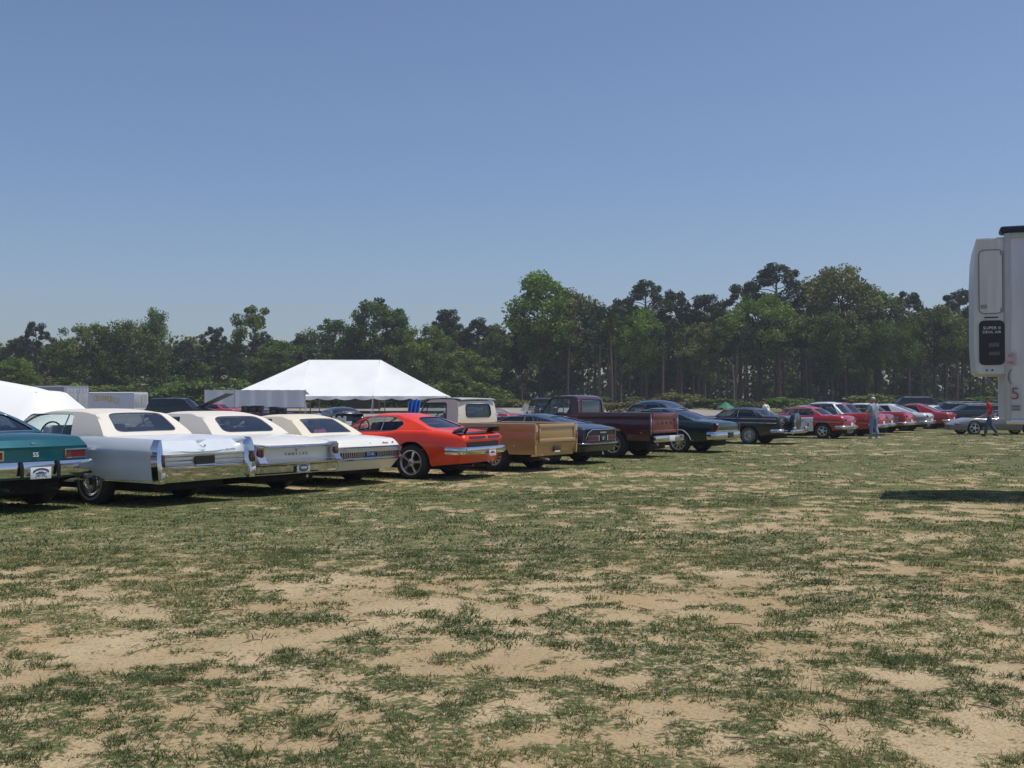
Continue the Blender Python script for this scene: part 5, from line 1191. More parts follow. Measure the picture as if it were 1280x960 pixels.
# dark sport utility vehicles
def suv(label, px, s, th, body, H=1.78, L=4.8):
    c = Car('suv', label, 'suv', px, s, th, dict(L=L, top=[(0, 1.05), (.1, 1.08), (3.4, 1.08), (L - .3, 1.02), (L, .94)], bot=[(0, .45), (L, .42)], hw=[(0, .86), (.25, .92), (L - .6, .92), (L, .82)], crown=[(0, .0), (L, .05)],
        sec=[(.94, 1), (.985, .9), (1, .6), (.97, .3), (.93, 0)], rear=lambda y, z: .07 * y * y + (z - .5) * .06, arch=[(1.0, .37, .43, .8), (L - .95, .37, .43, .8)], ks=8), None)
    c.body([body, CABIN, UNDER], None, cockpit=(.3, 3.2), nst=20); c.wheels(.37, .24, .22, 'spoke6', 1.0, L - .95)
    c.cabin(dict(ws=[(3.5, 1.08), (2.8, H - .07)], roof=[(2.3, H), (1.2, H), (.5, H - .02)], rw=[(.28, H - .08), (.06, 1.08)], yr=.70, rwin=(.85, .85, .15, .9), win=[(3.2, 1.1), (2.75, H - .12), (.5, H - .13), (.4, 1.12)], div=[(2.2, 0), (1.2, 0)]), body, glass_side=GLASS_DARK, glass_rear=GLASS_DARK, trim=BLACK)
    c.bumper(.55, BLADE(.2, .06), .93, wrap=.4, off=.02, m=BLACK); c.front_bumper(.6)
    for sg in (1, -1): c.patch('taillight', sg * .84, sg * .72, .85, 1.05, .02, LENS, ny=2)
    return c
suv('black sport utility vehicle under the wood, left of the red coupe roofs at the right', 1168, 14.5, 175, JET)
suv('black sport utility vehicle behind the last red cars, left of the silver sports car roof', 1232, 19.5, 178, JET, H=1.6)
suv('dark navy sport utility vehicle behind the walking man in red', 1262, 20.5, 178, DARKBLUE, H=1.5)
suv('dark sport utility vehicle seen past the windshield of the maroon truck', 683, 17, 97, JET)
hv = suv('black van with its hood raised, behind the two nearest soft tops', 186, 18.5, -4, JET, H=1.80, L=4.6)
T = Matrix.Translation((3.55, 0, 1.12)) @ Matrix.Rotation(R(-24), 4, 'Y')
MB().box(0, 2.3, -.75, .75, 0, .07, bev=.03, T=T).build('hood', mat('dull_slate', (.05, .065, .085), .6), hv.root, label='raised dark hood')
MB().tube([(4.2, -.6, 1.0), (4.5, -.62, 1.35), (4.85, -.55, 1.66)], .02, 5).build('hood_prop', BLACK, hv.root)

def sports_car():
    L = 4.56; X1 = (1183 - 640) / 25.3
    c = Car('sports_car', 'low silver sports car seen side-on behind the walking man in red', 'car', 0, 25, 180, dict(
        L=L, top=[(0, .88), (.15, .95), (.8, .98), (1.5, .93), (2.3, .84), (3.0, .80), (3.4, .82), (3.8, .74), (4.3, .58), (L, .46)], bot=[(0, .34), (.5, .24), (4, .2), (L, .22)], hw=[(0, .86), (.3, .92), (.9, .93), (2, .88), (3.5, .91), (4.2, .84), (L, .62)], crown=[(0, .0), (.8, .0), (2, .05), (3.5, .0), (L, .03)],
        sec=[(.84, 1), (.92, .92), (.97, .75), (1, .5), (.97, .2), (.93, 0)], rear=lambda y, z: .08 * y * y + (z - .6) * .1, front=lambda y, z: .35 * y * y, arch=[(.85, .325, .37, .72), (3.55, .32, .365, .70)]), pos=(X1 + L, FPX / 25.3))
    c.body([paint('satin_silver', (.20, .20, .20), .45), CABIN, UNDER], cockpit=(1.2, 2.6), nst=40); c.wheels(.325, .26, .225, 'spoke5', .85, 3.55, yo=.90)
    c.cabin(dict(ws=[(2.95, .82), (2.2, 1.16)], roof=[(1.95, 1.2), (1.7, 1.2)], rw=[(1.45, 1.17), (.75, .96)], yr=.55, win=[(2.6, .86), (2.15, 1.13), (1.6, 1.14), (1.35, .96)], sr=.06), JET, glass_side=GLASS_DARK, glass_rear=GLASS_DARK, trim=BLACK)
    c.seats([(1.7, 1.0)], wheel_x=2.3)
    for x, sgn in ((.12, 1),):
        for sg in (1, -1): c.poly_patch('taillight', ell(sg * .6, .72, .08, .05, 12), .02, LENS, bulge=.01); c.poly_patch('taillight', ell(sg * .38, .72, .08, .05, 12), .02, LENS, bulge=.01)
    MB().box(3.0, 3.35, .86, .93, .38, .60, bev=.02).build('side_vent', BLACK, c.root); c.seam(2.75, .8, .3, -.1); c.seam(1.45, .9, .3, .1); c.mirror(2.55, .9)
    for sg in (1, -1): MB().box(4.22, 4.4, sg * .66 - .1, sg * .66 + .1, .5, .58, bev=.03).build('marker_lamp', AMBER, c.root)
sports_car()

# ------------------------------------------------------------------ refrigerated trailer at the right edge
def streaked(name, c):
    m = mat(name, c, .38, var=.16, vs_=1.); n = m.node_tree; tc = [q for q in n.nodes if q.type == 'TEX_COORD'][0]; nz = [q for q in n.nodes if q.type == 'TEX_NOISE'][0]
    mp = n.nodes.new('ShaderNodeMapping'); mp.inputs['Scale'].default_value = (7, 7, .5); n.links.new(tc.outputs['Object'], mp.inputs[0]); n.links.new(mp.outputs[0], nz.inputs['Vector']); return m
def reefer_trailer():
    s = 80.; X, Y = P(1260, s); a = R(-21)
    o = thing('semi_trailer', 'white refrigerated semi trailer cut off by the right edge, cooling unit on its nose', 'trailer', (X, Y, gz(X, Y)), a)
    WALL = streaked('trailer_white', (.62, .64, .68)); UNIT = streaked('unit_white', (.58, .60, .61)); TARP = mat('navy_tarp', (.012, .016, .05), .6, bump=.3)
    L, W, z0, z1 = 13., 2.55, 1.24, 4.20
    MB().box(0, L, 0, W, z0, z1, bev=.02).build('box_body', WALL, o)
    for k in range(10): x = 1.22 + 1.22 * k; MB().box(x - .006, x + .006, -.002, .02, z0 + .06, z1 - .12).build('panel_joint', WALL, o)
    MB().box(-.03, L, -.025, .03, z0 - .05, z0 + .03, bev=.01).build('bottom_rail', STEEL, o); MB().box(-.03, L, -.02, .03, z1 - .1, z1 - .02, bev=.008).build('top_rail', mat('rail_grey', (.42, .43, .44), .4), o)
    MB().box(-.04, .04, -.03, .06, z0, z1 - .02, bev=.012).build('corner_post', mat('post_grey', (.45, .46, .47), .45), o)
    MB().box(-.10, L, -.06, .35, z1 - .01, z1 + .09, bev=.04).build('rolled_tarp', TARP, o)
    u0, u1 = 1.98, 4.10                                               # the unit hangs on the nose (towards -x)
    mb = MB(); pr = [(0, u0), (-.40, u0), (-.46, u0 + .06), (-.485, u0 + .5), (-.485, u1 - .55), (-.465, u1 - .15), (-.44, u1), (0, u1)]
    mb.prism(pr, .005, 2.1, 'y'); U = mb.build('cooling_unit', UNIT, o, 30)
    MB().box(-.44, -.0, .03, 2.05, u1 - .004, u1 + .03, bev=.012).build('unit_cap', WALL, U)
    def rr(x0, x1, za, zb, r): return round_poly([(x0, za), (x1, za), (x1, zb), (x0, zb)], r, 6)
    d = MB(); d.prism(rr(-.405, -.065, 2.93, 3.93, .09), -.008, .02, 'y'); D = d.build('access_door', UNIT, U)
    MB().tube([(x, -.009, z) for x, z in rr(-.405, -.065, 2.93, 3.93, .09)], .006, 5, closed=True).build('door_gasket', mat('gasket', (.12, .12, .13), .7), D)
    MB().box(-.385, -.29, -.016, .0, 3.01, 3.07, bev=.008).build('latch', mat('latch_grey', (.26, .27, .28), .5), D)
    MB().box(-.33, -.13, -.006, .01, 2.86, 2.878).build('vent_slot', BLACK, U)
    p = MB(); p.prism(rr(-.41, -.045, 2.12, 2.82, .085), -.012, .02, 'y'); Pn = p.build('control_panel', mat('panel_black', (.010, .011, .016), .3), U)
    lettering('SUPER II', .062, WHITE, (-.225, -.0145, 2.70), (1, 0, 0), (0, 0, 1), Pn, .002, 1.15); lettering('DEVIL AIR', .056, WHITE, (-.225, -.0145, 2.635), (1, 0, 0), (0, 0, 1), Pn, .002, 1.1)
    MB().box(-.27, -.12, -.018, .0, 2.40, 2.47, bev=.006).build('gauge', mat('gauge_grey', (.10, .10, .11), .3), Pn); MB().box(-.27, -.11, -.018, .0, 2.27, 2.33, bev=.006).build('gauge', mat('gauge_grey', (.1, .1, .11), .3), Pn)
    for x in (-.30, -.22): MB().lathe([(0, -.012), (.014, -.01), (.014, .01)], 12, origin=(x, 0, 2.04)).build('knob', BLACK, U)
    DK = mat('number_maroon', (.26, .11, .13), .5)
    lettering('5', .27, DK, (.10, -.034, 1.66), (1, 0, 0), (0, 0, 1), o, .003); lettering('(', .26, GREY_INK, (.02, -.034, 1.95), (1, 0, 0), (0, 0, 1), o, .003)
    for x in (.35, 1.2, 2.4): MB().box(x - .04, x + .04, -.04, -.02, z1 - .085, z1 - .045, bev=.01).build('marker_lamp', AMBER, o)
    for k in range(14): MB().lathe([(0, -.030), (.007, -.028), (.009, -.02)], 8, origin=(.012, 0, z0 + .2 + k * .19)).build('rivet', STEEL, o)
    for z in (2.985, 3.87): MB().box(-.10, -.055, -.018, .0, z - .03, z + .03, bev=.006).build('hinge', mat('latch_grey', (.26, .27, .28), .5), D)
    for z in (1.47, 1.42): MB().box(.05, .17, -.033, -.02, z - .012, z + .012).build('printed_line', GREY_INK, o)
    sg = MB().box(-.03, .11, -.034, -.02, 2.11, 2.30).build('notice', mat('notice_pink', (.55, .40, .40), .5), o)
    for z, t_ in ((2.26, 'NO'), (2.15, 'FUEL')): lettering(t_, .06, DK, (.04, -.0355, z), (1, 0, 0), (0, 0, 1), sg, .001, .8)
    MB().box(.30, 1.6, -.032, -.02, 1.385, 1.42).build('reflective_tape', mat('tape_red', (.16, .03, .04), .4), o)
    for y in (.4, W - .4):
        MB().box(2.6, 2.78, y - .08, y + .08, .15, z0).box(2.5, 2.88, y - .16, y + .16, .02, .06).build('landing_leg', UNDER, o)
    tm, rm = wheel_meshes(.5, .55, .3, 'slot10')
    for x in (9.6, 10.9):
        for y, rz in ((.32, math.pi), (W - .32, 0)): w_ = link('wheel', tm, o, (x, y, .49), (0, 0, rz)); link('rim', rm, w_)
    MB().box(8.9, 11.6, .5, W - .5, .6, z0).build('bogie', UNDER, o)
reefer_trailer()

# ------------------------------------------------------------------ tents, trailers and odds and ends on the lot
FABRIC = mat('white_tent_vinyl', (.80, .80, .80), .55, var=.04, vs_=.5, bump=.015, bs=1.5); FABRIC_SIDE = mat('tent_side_vinyl', (.60, .62, .66), .6, var=.05, vs_=.6, bump=.1, bs=3); POLE = mat('tent_pole', (.45, .45, .44), .4, .6)
def big_tent():
    s = 12.6; X, Y = P(431, s); g = gz(X, Y); HW, D = 10.3, 12.; z0, z1 = 2.1 - .0, 5.75
    o = thing('marquee', 'big white hipped marquee with scalloped eaves in front of the wood', 'tent', (X, Y, g), R(1.5)); e = z0 - g + .0; r = z1 - g
    # hipped roof; the panels sag a little between ridge, hips and eaves
    RX = [(-3.55, 0), (3.55, 0)]
    def panel(a, b, c, d, n=10):
        rows = []
        for i in range(n + 1):
            t = i / n; p, q = Vector(a).lerp(Vector(d), t), Vector(b).lerp(Vector(c), t); sag = -.16 * math.sin(math.pi * t) * (1 - t * .3)
            rows.append([p.lerp(q, k / 12) + Vector((0, 0, sag * (.35 + .65 * math.sin(math.pi * k / 12)) + (.04 * math.cos(k * math.pi) if i == n else 0))) for k in range(13)])
        return rows
    A, B, C_, D_ = (-HW, -D / 2, e), (HW, -D / 2, e), (HW, D / 2, e), (-HW, D / 2, e); R0, R1 = (-3.55, 0, r), (3.55, 0, r)
    for nm, pts in (('roof_panel', (R0, R1, (3.4, -D / 2, e), (-3.4, -D / 2, e))), ('roof_panel', (R1, R1, (HW, -D / 2, e), (3.4, -D / 2, e))), ('roof_panel', (R0, R0, (-3.4, -D / 2, e), (-HW, -D / 2, e))), ('roof_panel', (R1, R1, C_, B)), ('roof_panel', (R0, R0, A, D_)), ('roof_panel', (R1, R0, D_, C_))):
        MB().grid(panel(pts[0], pts[1], pts[2], pts[3])).build(nm, FABRIC, o, 30)
    for x in (-3.48, 3.48): MB().tube([(x, -.05, r + .01), (x * .99, -D * .25, (r + e) / 2 - .28), (x * .98, -D / 2, e + .02)], .035, 5).build('seam_strap', mat('strap_grey', (.6, .6, .62), .6), o)
    def valance(a, b):
        n = 72; rows = [[], []]
        for k in range(n + 1):
            p = Vector(a).lerp(Vector(b), k / n); rows[0].append(p + Vector((0, 0, .02))); rows[1].append(p + Vector((.03 * math.sin(k * .8), -.03 - .03 * math.sin(k * .55), -.20 - .16 * abs(math.sin(k * math.pi / 6)))))
        return rows
    for a, b in ((A, B), (B, C_), (D_, A)): MB().grid(valance(a, b)).build('valance', FABRIC, o, 60)
    for x in (-HW, -3.4, 3.4, HW):
        for y in (-D / 2, D / 2): MB().tube([(x, y, 0), (x, y, e)], .05, 6).build('pole', POLE, o)
    for x in (-3.4, 3.4): MB().tube([(x, 0, 0), (x, 0, r)], .06, 6).build('pole', POLE, o)
    MB().box(-.7, 3.0, D / 2 - .1, D / 2 - .06, e - 1.25, e - .2, bev=.01).build('back_wall', mat('grey_sheet', (.36, .37, .36), .7, bump=.2, bs=2), o)
    for k, (x, y) in enumerate(((-HW - 1.6, -D / 2 - .8), (HW + 1.6, -D / 2 - .8), (3.4, -D / 2 - 2))): MB().tube([(x, y, 0), ((-HW, HW, 3.4)[k], -D / 2, e)], .02, 4).build('guy_rope', POLE, o)
big_tent()
def awning():
    s = 15.2; X, Y = P(319, s); g = gz(X, Y); o = thing('awning', 'grey canvas awning wall on poles left of the marquee', 'awning', (X, Y, g), R(2)); h = 4.1; zt, zb = HC + 15.5 / s - g, HC - 7 / s - g
    rows = [[(-h + .12 * (j == 0) + 2 * h * k / 30, .05 * math.sin(k * 1.3), zb + (zt - zb) * j / 3 + .015 * math.sin(k * 2.1)) for k in range(31)] for j in range(4)]
    MB().grid(rows).build('canvas', FABRIC_SIDE, o, 60); MB().grid([[(-h + 2 * h * k / 10, .02, zt - .02) for k in range(11)], [(-h + 2 * h * k / 10, 2.4, zt - .35) for k in range(11)]]).build('roof_sheet', FABRIC_SIDE, o)
    for x in (-h, -h + 4.1 * .6, h): MB().tube([(x, -.06, 0), (x, -.06, zt + .05)], .035, 6).build('pole', POLE, o)
    MB().tube([(-h, -.06, zb), (h, -.06, zb)], .03, 6).build('bottom_bar', BLACK, o)
awning()
def cargo_trailer(label, px0, px1, ytop, s, th, wall, W=2.4, rivets=False, text=None):
    X, Y = P(px1, s); g = gz(X, Y); Lm = (px1 - px0) / s; zt = HC + (503 - ytop) / s - g; o = thing('cargo_trailer', label, 'trailer', (X, Y, g), R(th)); mb = MB()
    mb.prism([(0, .5), (0, zt - .12), (.12, zt), (W - .12, zt), (W, zt - .12), (W, .5)], -Lm, 0, 'x'); mb.build('box_body', wall, o, 30)
    TR = mat('trailer_trim', (.36, .37, .38), .35, .6)
    MB().box(-Lm - .01, .01, -.02, .03, zt - .16, zt - .09, bev=.008).build('roof_rail', TR, o); MB().box(-.02, .02, -.015, .05, .5, zt - .12, bev=.008).build('corner_post', TR, o)
    D = MB().box(.0, .025, .12, W - .12, .62, zt - .2, bev=.008).build('rear_door', mat('trailer_door', (.40, .41, .43), .4, .3, var=.12, vs_=1.5), o); MB().tube([(.03, W / 2 + .1, .8), (.03, W / 2 + .1, zt - .35)], .015, 5).build('handle', BLACK, D)
    for k in range(int(Lm / .8)): MB().box(-.8 * k - .42, -.8 * k - .405, -.008, .01, .55, zt - .18).build('side_rib', wall, o)
    if rivets:
        for j in range(3):
            for k in range(7): MB().box(.02, .04, .2 + .31 * k, .27 + .31 * k, zt - .28 - .16 * j, zt - .22 - .16 * j).build('rivet_plate', mat('rivet_dark', (.12, .12, .13), .5), D)
    for x in (-Lm * .55, -Lm * .55 - .8):
        tm, rm = wheel_meshes(.36, .2, .2, 'spoke6')
        for y, rz in ((.12, math.pi), (W - .12, 0)): w_ = link('wheel', tm, o, (x, y, .35), (0, 0, rz)); link('rim', rm, w_)
    return o, Lm, zt
cargo_trailer('grey enclosed trailer with riveted back end behind the ice-blue convertible', 4, 80, 482, 15.5, -30, mat('trailer_grey', (.25, .27, .31), .4, var=.1), rivets=True)
o, Lm, zt = cargo_trailer('white enclosed trailer with curved yellow lettering behind the grey trailer', 94, 167, 490, 13.2, -14, mat('trailer_pale', (.56, .60, .66), .4, var=.06))
YEL = mat('yellow_letters', (.66, .44, .03), .5)
word = 'CEVINMOBILE'
for i, ch in enumerate(word):
    t = i / (len(word) - 1); lettering(ch, .80, YEL, (-Lm + 1.35 + .255 * i, -.02, zt - .62 - .42 * max(0, t - .3) ** 1.5), (1, 0, -.35 * max(0, t - .3)), (.35 * max(0, t - .3), 0, 1), o, .006, .62)
def sagging_canopy():
    # white fabric shelter: high ridge off the left edge, cloth falling to the right in two steps
    s = 38.; X, Y = P(0, s); g = gz(X, Y); o = thing('fabric_shelter', 'white fabric shelter sloping down behind the teal coupe at the left edge', 'tent', (X, Y, g), 0)
    zf = lambda y: HC - (y - 503) / s - g
    prof = [(-3.2, zf(468)), (-1.6, zf(471)), (-.6, zf(474.5)), (0, zf(478.5)), (.55, zf(482.5)), (1.05, zf(487.5)), (1.45, zf(488.5)), (1.75, zf(498)), (2.05, zf(507)), (2.35, zf(516)), (2.6, zf(523))]
    rows = [[(x, y, z - .10 * ((y - .9) / .9) ** 2 * .6) for x, z in prof] for y in (0, .3, .6, .9, 1.2, 1.5, 1.8)]
    MB().grid(rows).build('roof_cloth', FABRIC, o, 50); f = MB(); f.grid([[(x, -.9 * k / 3 * 1.6, max(.3, z - .06 - (1.15 * (k / 3) ** 1.2) * min(1, (z - .3)))) for x, z in prof] for k in range(4)]); f.build('front_cloth', FABRIC, o, 50)
    for x, y in ((-3.2, 0), (-3.2, 1.8), (1.2, 0), (1.2, 1.8)): MB().tube([(x, y, 0), (x, y, zf(490) if x > 0 else zf(470))], .03, 6).build('pole', POLE, o)
sagging_canopy()
def umbrella():
    s = 16.; X, Y = P(907, s); g = gz(X, Y); o = thing('umbrella', 'green sun umbrella at the foot of the wood behind the dark green coupe', 'umbrella', (X, Y, g)); zt = HC + 1. / s - g; mb = MB(); n = 8; V = [(0, 0, zt)]
    for k in range(n): a = 2 * math.pi * k / n; V.append((.72 * math.cos(a), .72 * math.sin(a), zt - .50))
    MB().add(V, [(0, 1 + k, 1 + (k + 1) % n) for k in range(n)]).build('canopy', mat('green_cloth', (.01, .16, .09), .7), o, None); MB().tube([(0, 0, 0), (0, 0, zt)], .025, 6).build('pole', POLE, o)
umbrella()
def speaker(px, ytop, s, w_, h, label):
    X, Y = P(px, s); g = gz(X, Y); zt = HC - (ytop - 503) / s - g; o = thing('loudspeaker', label, 'speaker', (X, Y, g), R(-8), 'loudspeakers behind the soft tops'); MB().box(-w_ / 2, w_ / 2, -.2, .2, zt - h, zt, bev=.02).build('cabinet', BLACK, o)
    MB().lathe([(.02, -.215), (w_ * .30, -.21), (w_ * .34, -.2)], 16, origin=(0, 0, zt - h * .6)).build('cone', mat('cone_grey', (.05, .05, .055), .6), o)
    MB().tube([(0, 0, .1), (0, 0, zt - h)], .03, 6).build('stand_pole', BLACK, o)
    for k in range(3): a = 2.1 * k; MB().tube([(0, 0, .5), (.4 * math.cos(a), .4 * math.sin(a), .02)], .015, 5).build('leg', BLACK, o)
speaker(308, 507.5, 24, .40, .34, 'wide black loudspeaker under the awning, left of the pair'); speaker(318.5, 507, 24, .30, .36, 'black loudspeaker under the awning, left one of a close pair'); speaker(326, 507, 24, .22, .34, 'narrow black loudspeaker under the awning, right one of a close pair')
speaker(343, 508.5, 28, .34, .42, 'tilted black loudspeaker just left of the motorcycles'); speaker(353, 510.5, 28, .30, .40, 'small black loudspeaker touching the motorcycles')
def motorcycle(px, s, rz, label):
    X, Y = P(px, s); o = thing('motorcycle', label, 'motorcycle', (X, Y, gz(X, Y)), R(rz), 'motorcycles behind the soft tops')
    for x in (-.72, .72):
        w_ = MB().lathe([(.22, -.05), (.31, -.055), (.32, 0), (.31, .055), (.22, .05), (.22, -.05)], 20, origin=(x, 0, .32)).build('wheel', RUBBER, o); mb = MB(); mb.lathe([(0, .03), (.04, .03), (.04, -.03), (0, -.03)], 10, origin=(x, 0, .32))
        for k in range(8): a = math.pi * k / 4; mb.tube([(x, 0, .32), (x + .22 * math.cos(a), 0, .32 + .22 * math.sin(a))], .007, 4)
        mb.build('rim', CHROME, w_)
    MB().lathe([(0, -.3), (.1, -.25), (.15, 0), (.12, .22), (0, .3)], 12, 'x', origin=(.1, 0, .78)).build('fuel_tank', paint('bike_blue', (.05, .09, .2)), o); MB().box(-.62, -.1, -.14, .14, .68, .76, bev=.03).build('seat', CABIN, o)
    MB().box(-.22, .28, -.14, .14, .3, .62, bev=.04).build('engine', CHROME, o); mb = MB(); mb.tube([(.72, .07, .32), (.5, .07, .95)], .02, 6); mb.tube([(.72, -.07, .32), (.5, -.07, .95)], .02, 6); mb.tube([(.45, -.36, 1.05), (.5, 0, .98), (.45, .36, 1.05)], .016, 6); mb.build('fork', CHROME, o)
    MB().tube([(.2, .16, .35), (-.3, .18, .28), (-.8, .18, .30)], .04, 8).build('exhaust', CHROME, o); MB().lathe([(0, .1), (.08, .06), (.09, 0), (0, -.04)], 12, 'x', origin=(.58, 0, .85)).build('headlight', CHROME, o)
motorcycle(371, 24.5, 25, 'blue motorcycle left of the marquee corner pole, nearer the speakers'); motorcycle(384, 24, 40, 'blue motorcycle right beside the marquee corner pole')
def show_board():
    s = 36.; X, Y = P(424, s); g = gz(X, Y); o = thing('show_board', 'white notched show board standing behind the cream soft top', 'sign', (X, Y, g), R(-6)); zt = HC - 17 / s - g; mb = MB()
    mb.prism([(-.24, zt - .62), (.24, zt - .62), (.24, zt), (.16, zt), (.16, zt - .06), (.05, zt - .06), (.05, zt), (-.05, zt), (-.05, zt - .06), (-.16, zt - .06), (-.16, zt), (-.24, zt)], -.02, .02, 'y'); mb.build('board', PLATE_WHITE, o)
    for x in (-.2, .2): MB().tube([(x, .03, 0), (x, .03, zt - .4)], .018, 5).build('leg', POLE, o)
    for k in range(3): MB().box(-.17, .17, -.026, -.018, zt - .22 - .12 * k, zt - .19 - .12 * k).build('printed_line', GREY_INK, o)
show_board()
def tarp():
    s = 24.; X, Y = P(515, s); g = gz(X, Y); o = thing('folded_canopy', 'bright blue folded canopy standing upright behind the orange coupe roof', 'canopy', (X, Y, g), R(5)); zt = HC + 3.5 / s - g; rows = []
    for j in range(7):
        t = j / 6; rows.append([(-.30 + .06 * t + .60 * k / 12 + .12 * t, .16 * math.sin(k * 1.6) * (1 - .3 * t) + .03 * j, .5 + (zt - .5) * t + .04 * math.sin(k * 1.1) * t) for k in range(13)])
    MB().grid(rows).build('cloth', mat('blue_cloth', (.02, .17, .58), .6), o, 60)
    for x in (-.2, .2): MB().tube([(x, .1, 0), (x, .12, zt - .1)], .02, 5).build('leg', POLE, o)
tarp()
def hood_sign():
    s = 23.; X, Y = P(655, s); g = gz(X, Y); o = thing('propped_board', 'small white board tilted up beyond the red coupe', 'board', (X, Y, g)); z = HC - (509 - 503) / s - g
    MB().add([(-.2, 0, z - .22), (.16, .02, z - .22), (.28, .05, z + .12), (.05, .03, z + .25), (-.2, .02, z - .2), (.16, .04, z - .2), (.28, .07, z + .12), (.05, .05, z + .25)], [(0, 1, 2, 3), (4, 5, 6, 7), (0, 1, 5, 4), (1, 2, 6, 5), (2, 3, 7, 6), (3, 0, 4, 7)]).build('panel', PLATE_WHITE, o); MB().tube([(0, .03, 0), (0, .03, z)], .02, 5).build('leg', POLE, o)
hood_sign()
def bare_pole():
    s = 11.5; X, Y = P(917.5, s); g = gz(X, Y); o = thing('bare_tree', 'thin pale dead tree trunk bent at the top, behind the black hardtop', 'tree', (X, Y, g)); h = HC + 55 / s - g
    MB().tube([(0, 0, 0), (.03, 0, h * .5), (-.1, 0, h * .8), (-.2, 0, h * .88), (-.75, 0, h)], [.09, .075, .06, .05, .02], 7).build('trunk', PALE_BARK, o); MB().tube([(-.12, 0, h * .82), (.2, .1, h * .88)], [.03, .012], 5).build('stub', PALE_BARK, o)
bare_pole()

# ------------------------------------------------------------------ people
def skin_mesh(name, V, E, rad, m, root=0, sub=1):
    me = bpy.data.meshes.new(name); me.from_pydata(V, E, []); ob = bpy.data.objects.new(name, me); COL.objects.link(ob)
    md = ob.modifiers.new('skin', 'SKIN'); md.use_smooth_shade = True
    for i, r in enumerate(rad): me.skin_vertices[0].data[i].radius = (r if isinstance(r, tuple) else (r, r)); me.skin_vertices[0].data[i].use_root = (i == root)
    sb = ob.modifiers.new('sub', 'SUBSURF'); sb.levels = sub; sb.render_levels = sub
    dg = bpy.context.evaluated_depsgraph_get(); out = bpy.data.meshes.new_from_object(ob.evaluated_get(dg)); out.name = name
    bpy.data.objects.remove(ob); bpy.data.meshes.remove(me); out.materials.clear(); out.materials.append(m); out.polygons.foreach_set('use_smooth', [True] * len(out.polygons)); return out
SKIN = mat('skin', (.36, .20, .14), .55, var=.04)
def person(label, px, s, rz, J, shirt, trousers, shoe, cap=None, hair=(.05, .035, .025), dz=0.):
    """J: joint name -> (x, y, z), facing +y"""
    X, Y = P(px, s); o = thing('person', label, 'person', (X, Y, gz(X, Y) + dz), R(rz)); G = lambda *n: [J[k] for k in n]
    names = ['pelvis', 'waist', 'chest', 'neck', 'chin', 'head', 'crown', 'nose']; V = G(*names); E = [(0, 1), (1, 2), (2, 3), (3, 4), (4, 5), (5, 6), (5, 7)]; rad = [(.135, .10), (.13, .095), (.15, .105), .058, (.065, .075), (.078, .095), (.06, .07), .016]
    for sd_ in ('l', 'r'):
        b = len(V); V += G('sh' + sd_, 'el' + sd_, 'wr' + sd_, 'hd' + sd_); E += [(2, b), (b, b + 1), (b + 1, b + 2), (b + 2, b + 3)]; rad += [.062, .042, .03, (.038, .02)]
        h, w_ = Vector(J['hd' + sd_]), Vector(J['wr' + sd_]); d = (h - w_).normalized(); si = d.cross(Vector((1 if sd_ == 'l' else -1, 0, 0))); si = si.normalized() if si.length > .1 else Vector((0, 1, 0))
        for k, (q, l) in enumerate(((-.030, .075), (-.010, .088), (.011, .082), (.031, .062))):
            n = len(V); a = h + si * q + d * .03; V += [tuple(a), tuple(a + d * l * .55), tuple(a + d * l + Vector((0, 0, -.004)))]; E += [(b + 3, n), (n, n + 1), (n + 1, n + 2)]; rad += [.011, .009, .007]
        n = len(V); a = h - si * .035 - d * .02; V += [tuple(a), tuple(a - si * .03 + d * .05)]; E += [(b + 3, n), (n, n + 1)]; rad += [.012, .009]
        b = len(V); V += G('hip' + sd_, 'kn' + sd_, 'an' + sd_, 'toe' + sd_); E += [(0, b), (b, b + 1), (b + 1, b + 2), (b + 2, b + 3)]; rad += [.088, .058, .04, .035]
    body = link('body', skin_mesh('body', V, E, rad, SKIN), o)
    V = G('pelvis', 'waist', 'chest'); V += [tuple(Vector(J['chest']).lerp(Vector(J['neck']), .75))]; E = [(0, 1), (1, 2), (2, 3)]; rad = [(.165, .125), (.16, .12), (.18, .13), .07]
    for sd_ in ('l', 'r'):
        b = len(V); V += [J['sh' + sd_], tuple(Vector(J['sh' + sd_]).lerp(Vector(J['el' + sd_]), .85))]; E += [(2, b), (b, b + 1)]; rad += [.10, .085]
    link('shirt', skin_mesh('shirt', V, E, rad, shirt, 1), o)
    V = [J['pelvis'], tuple(Vector(J['pelvis']) + Vector((0, 0, .08)))]; E = [(0, 1)]; rad = [(.165, .13), (.155, .12)]
    for sd_ in ('l', 'r'):
        b = len(V); V += G('hip' + sd_, 'kn' + sd_, 'an' + sd_); E += [(0, b), (b, b + 1), (b + 1, b + 2)]; rad += [.108, .085, .075]
    link('trousers', skin_mesh('trousers', V, E, rad, trousers), o)
    for sd_ in ('l', 'r'):
        a, t = Vector(J['an' + sd_]), Vector(J['toe' + sd_]); d = (t - a); d.z = 0; d.normalize(); hl = a - d * .05; hl.z = t.z; link('shoe', skin_mesh('shoe', [tuple(hl), tuple(a * .5 + t * .5), tuple(t)], [(0, 1), (1, 2)], [.05, .055, .042], shoe), o)
    H, Cn = Vector(J['head']), Vector(J['crown']); f = (Vector(J['nose']) - H).normalized(); mb = MB(); T = Matrix.Translation(H + Vector((0, 0, .055)) - f * .015)
    bm = bmesh.new(); bmesh.ops.create_uvsphere(bm, u_segments=14, v_segments=8, radius=1)
    V = [(v.co.x * .088, v.co.y * .105, max(-.25, v.co.z) * .085) for v in bm.verts]; V = [T @ Vector(v) for v in V]; bm.verts.index_update(); mb.add(V, [[v.index for v in fc_.verts] for fc_ in bm.faces]); bm.free()
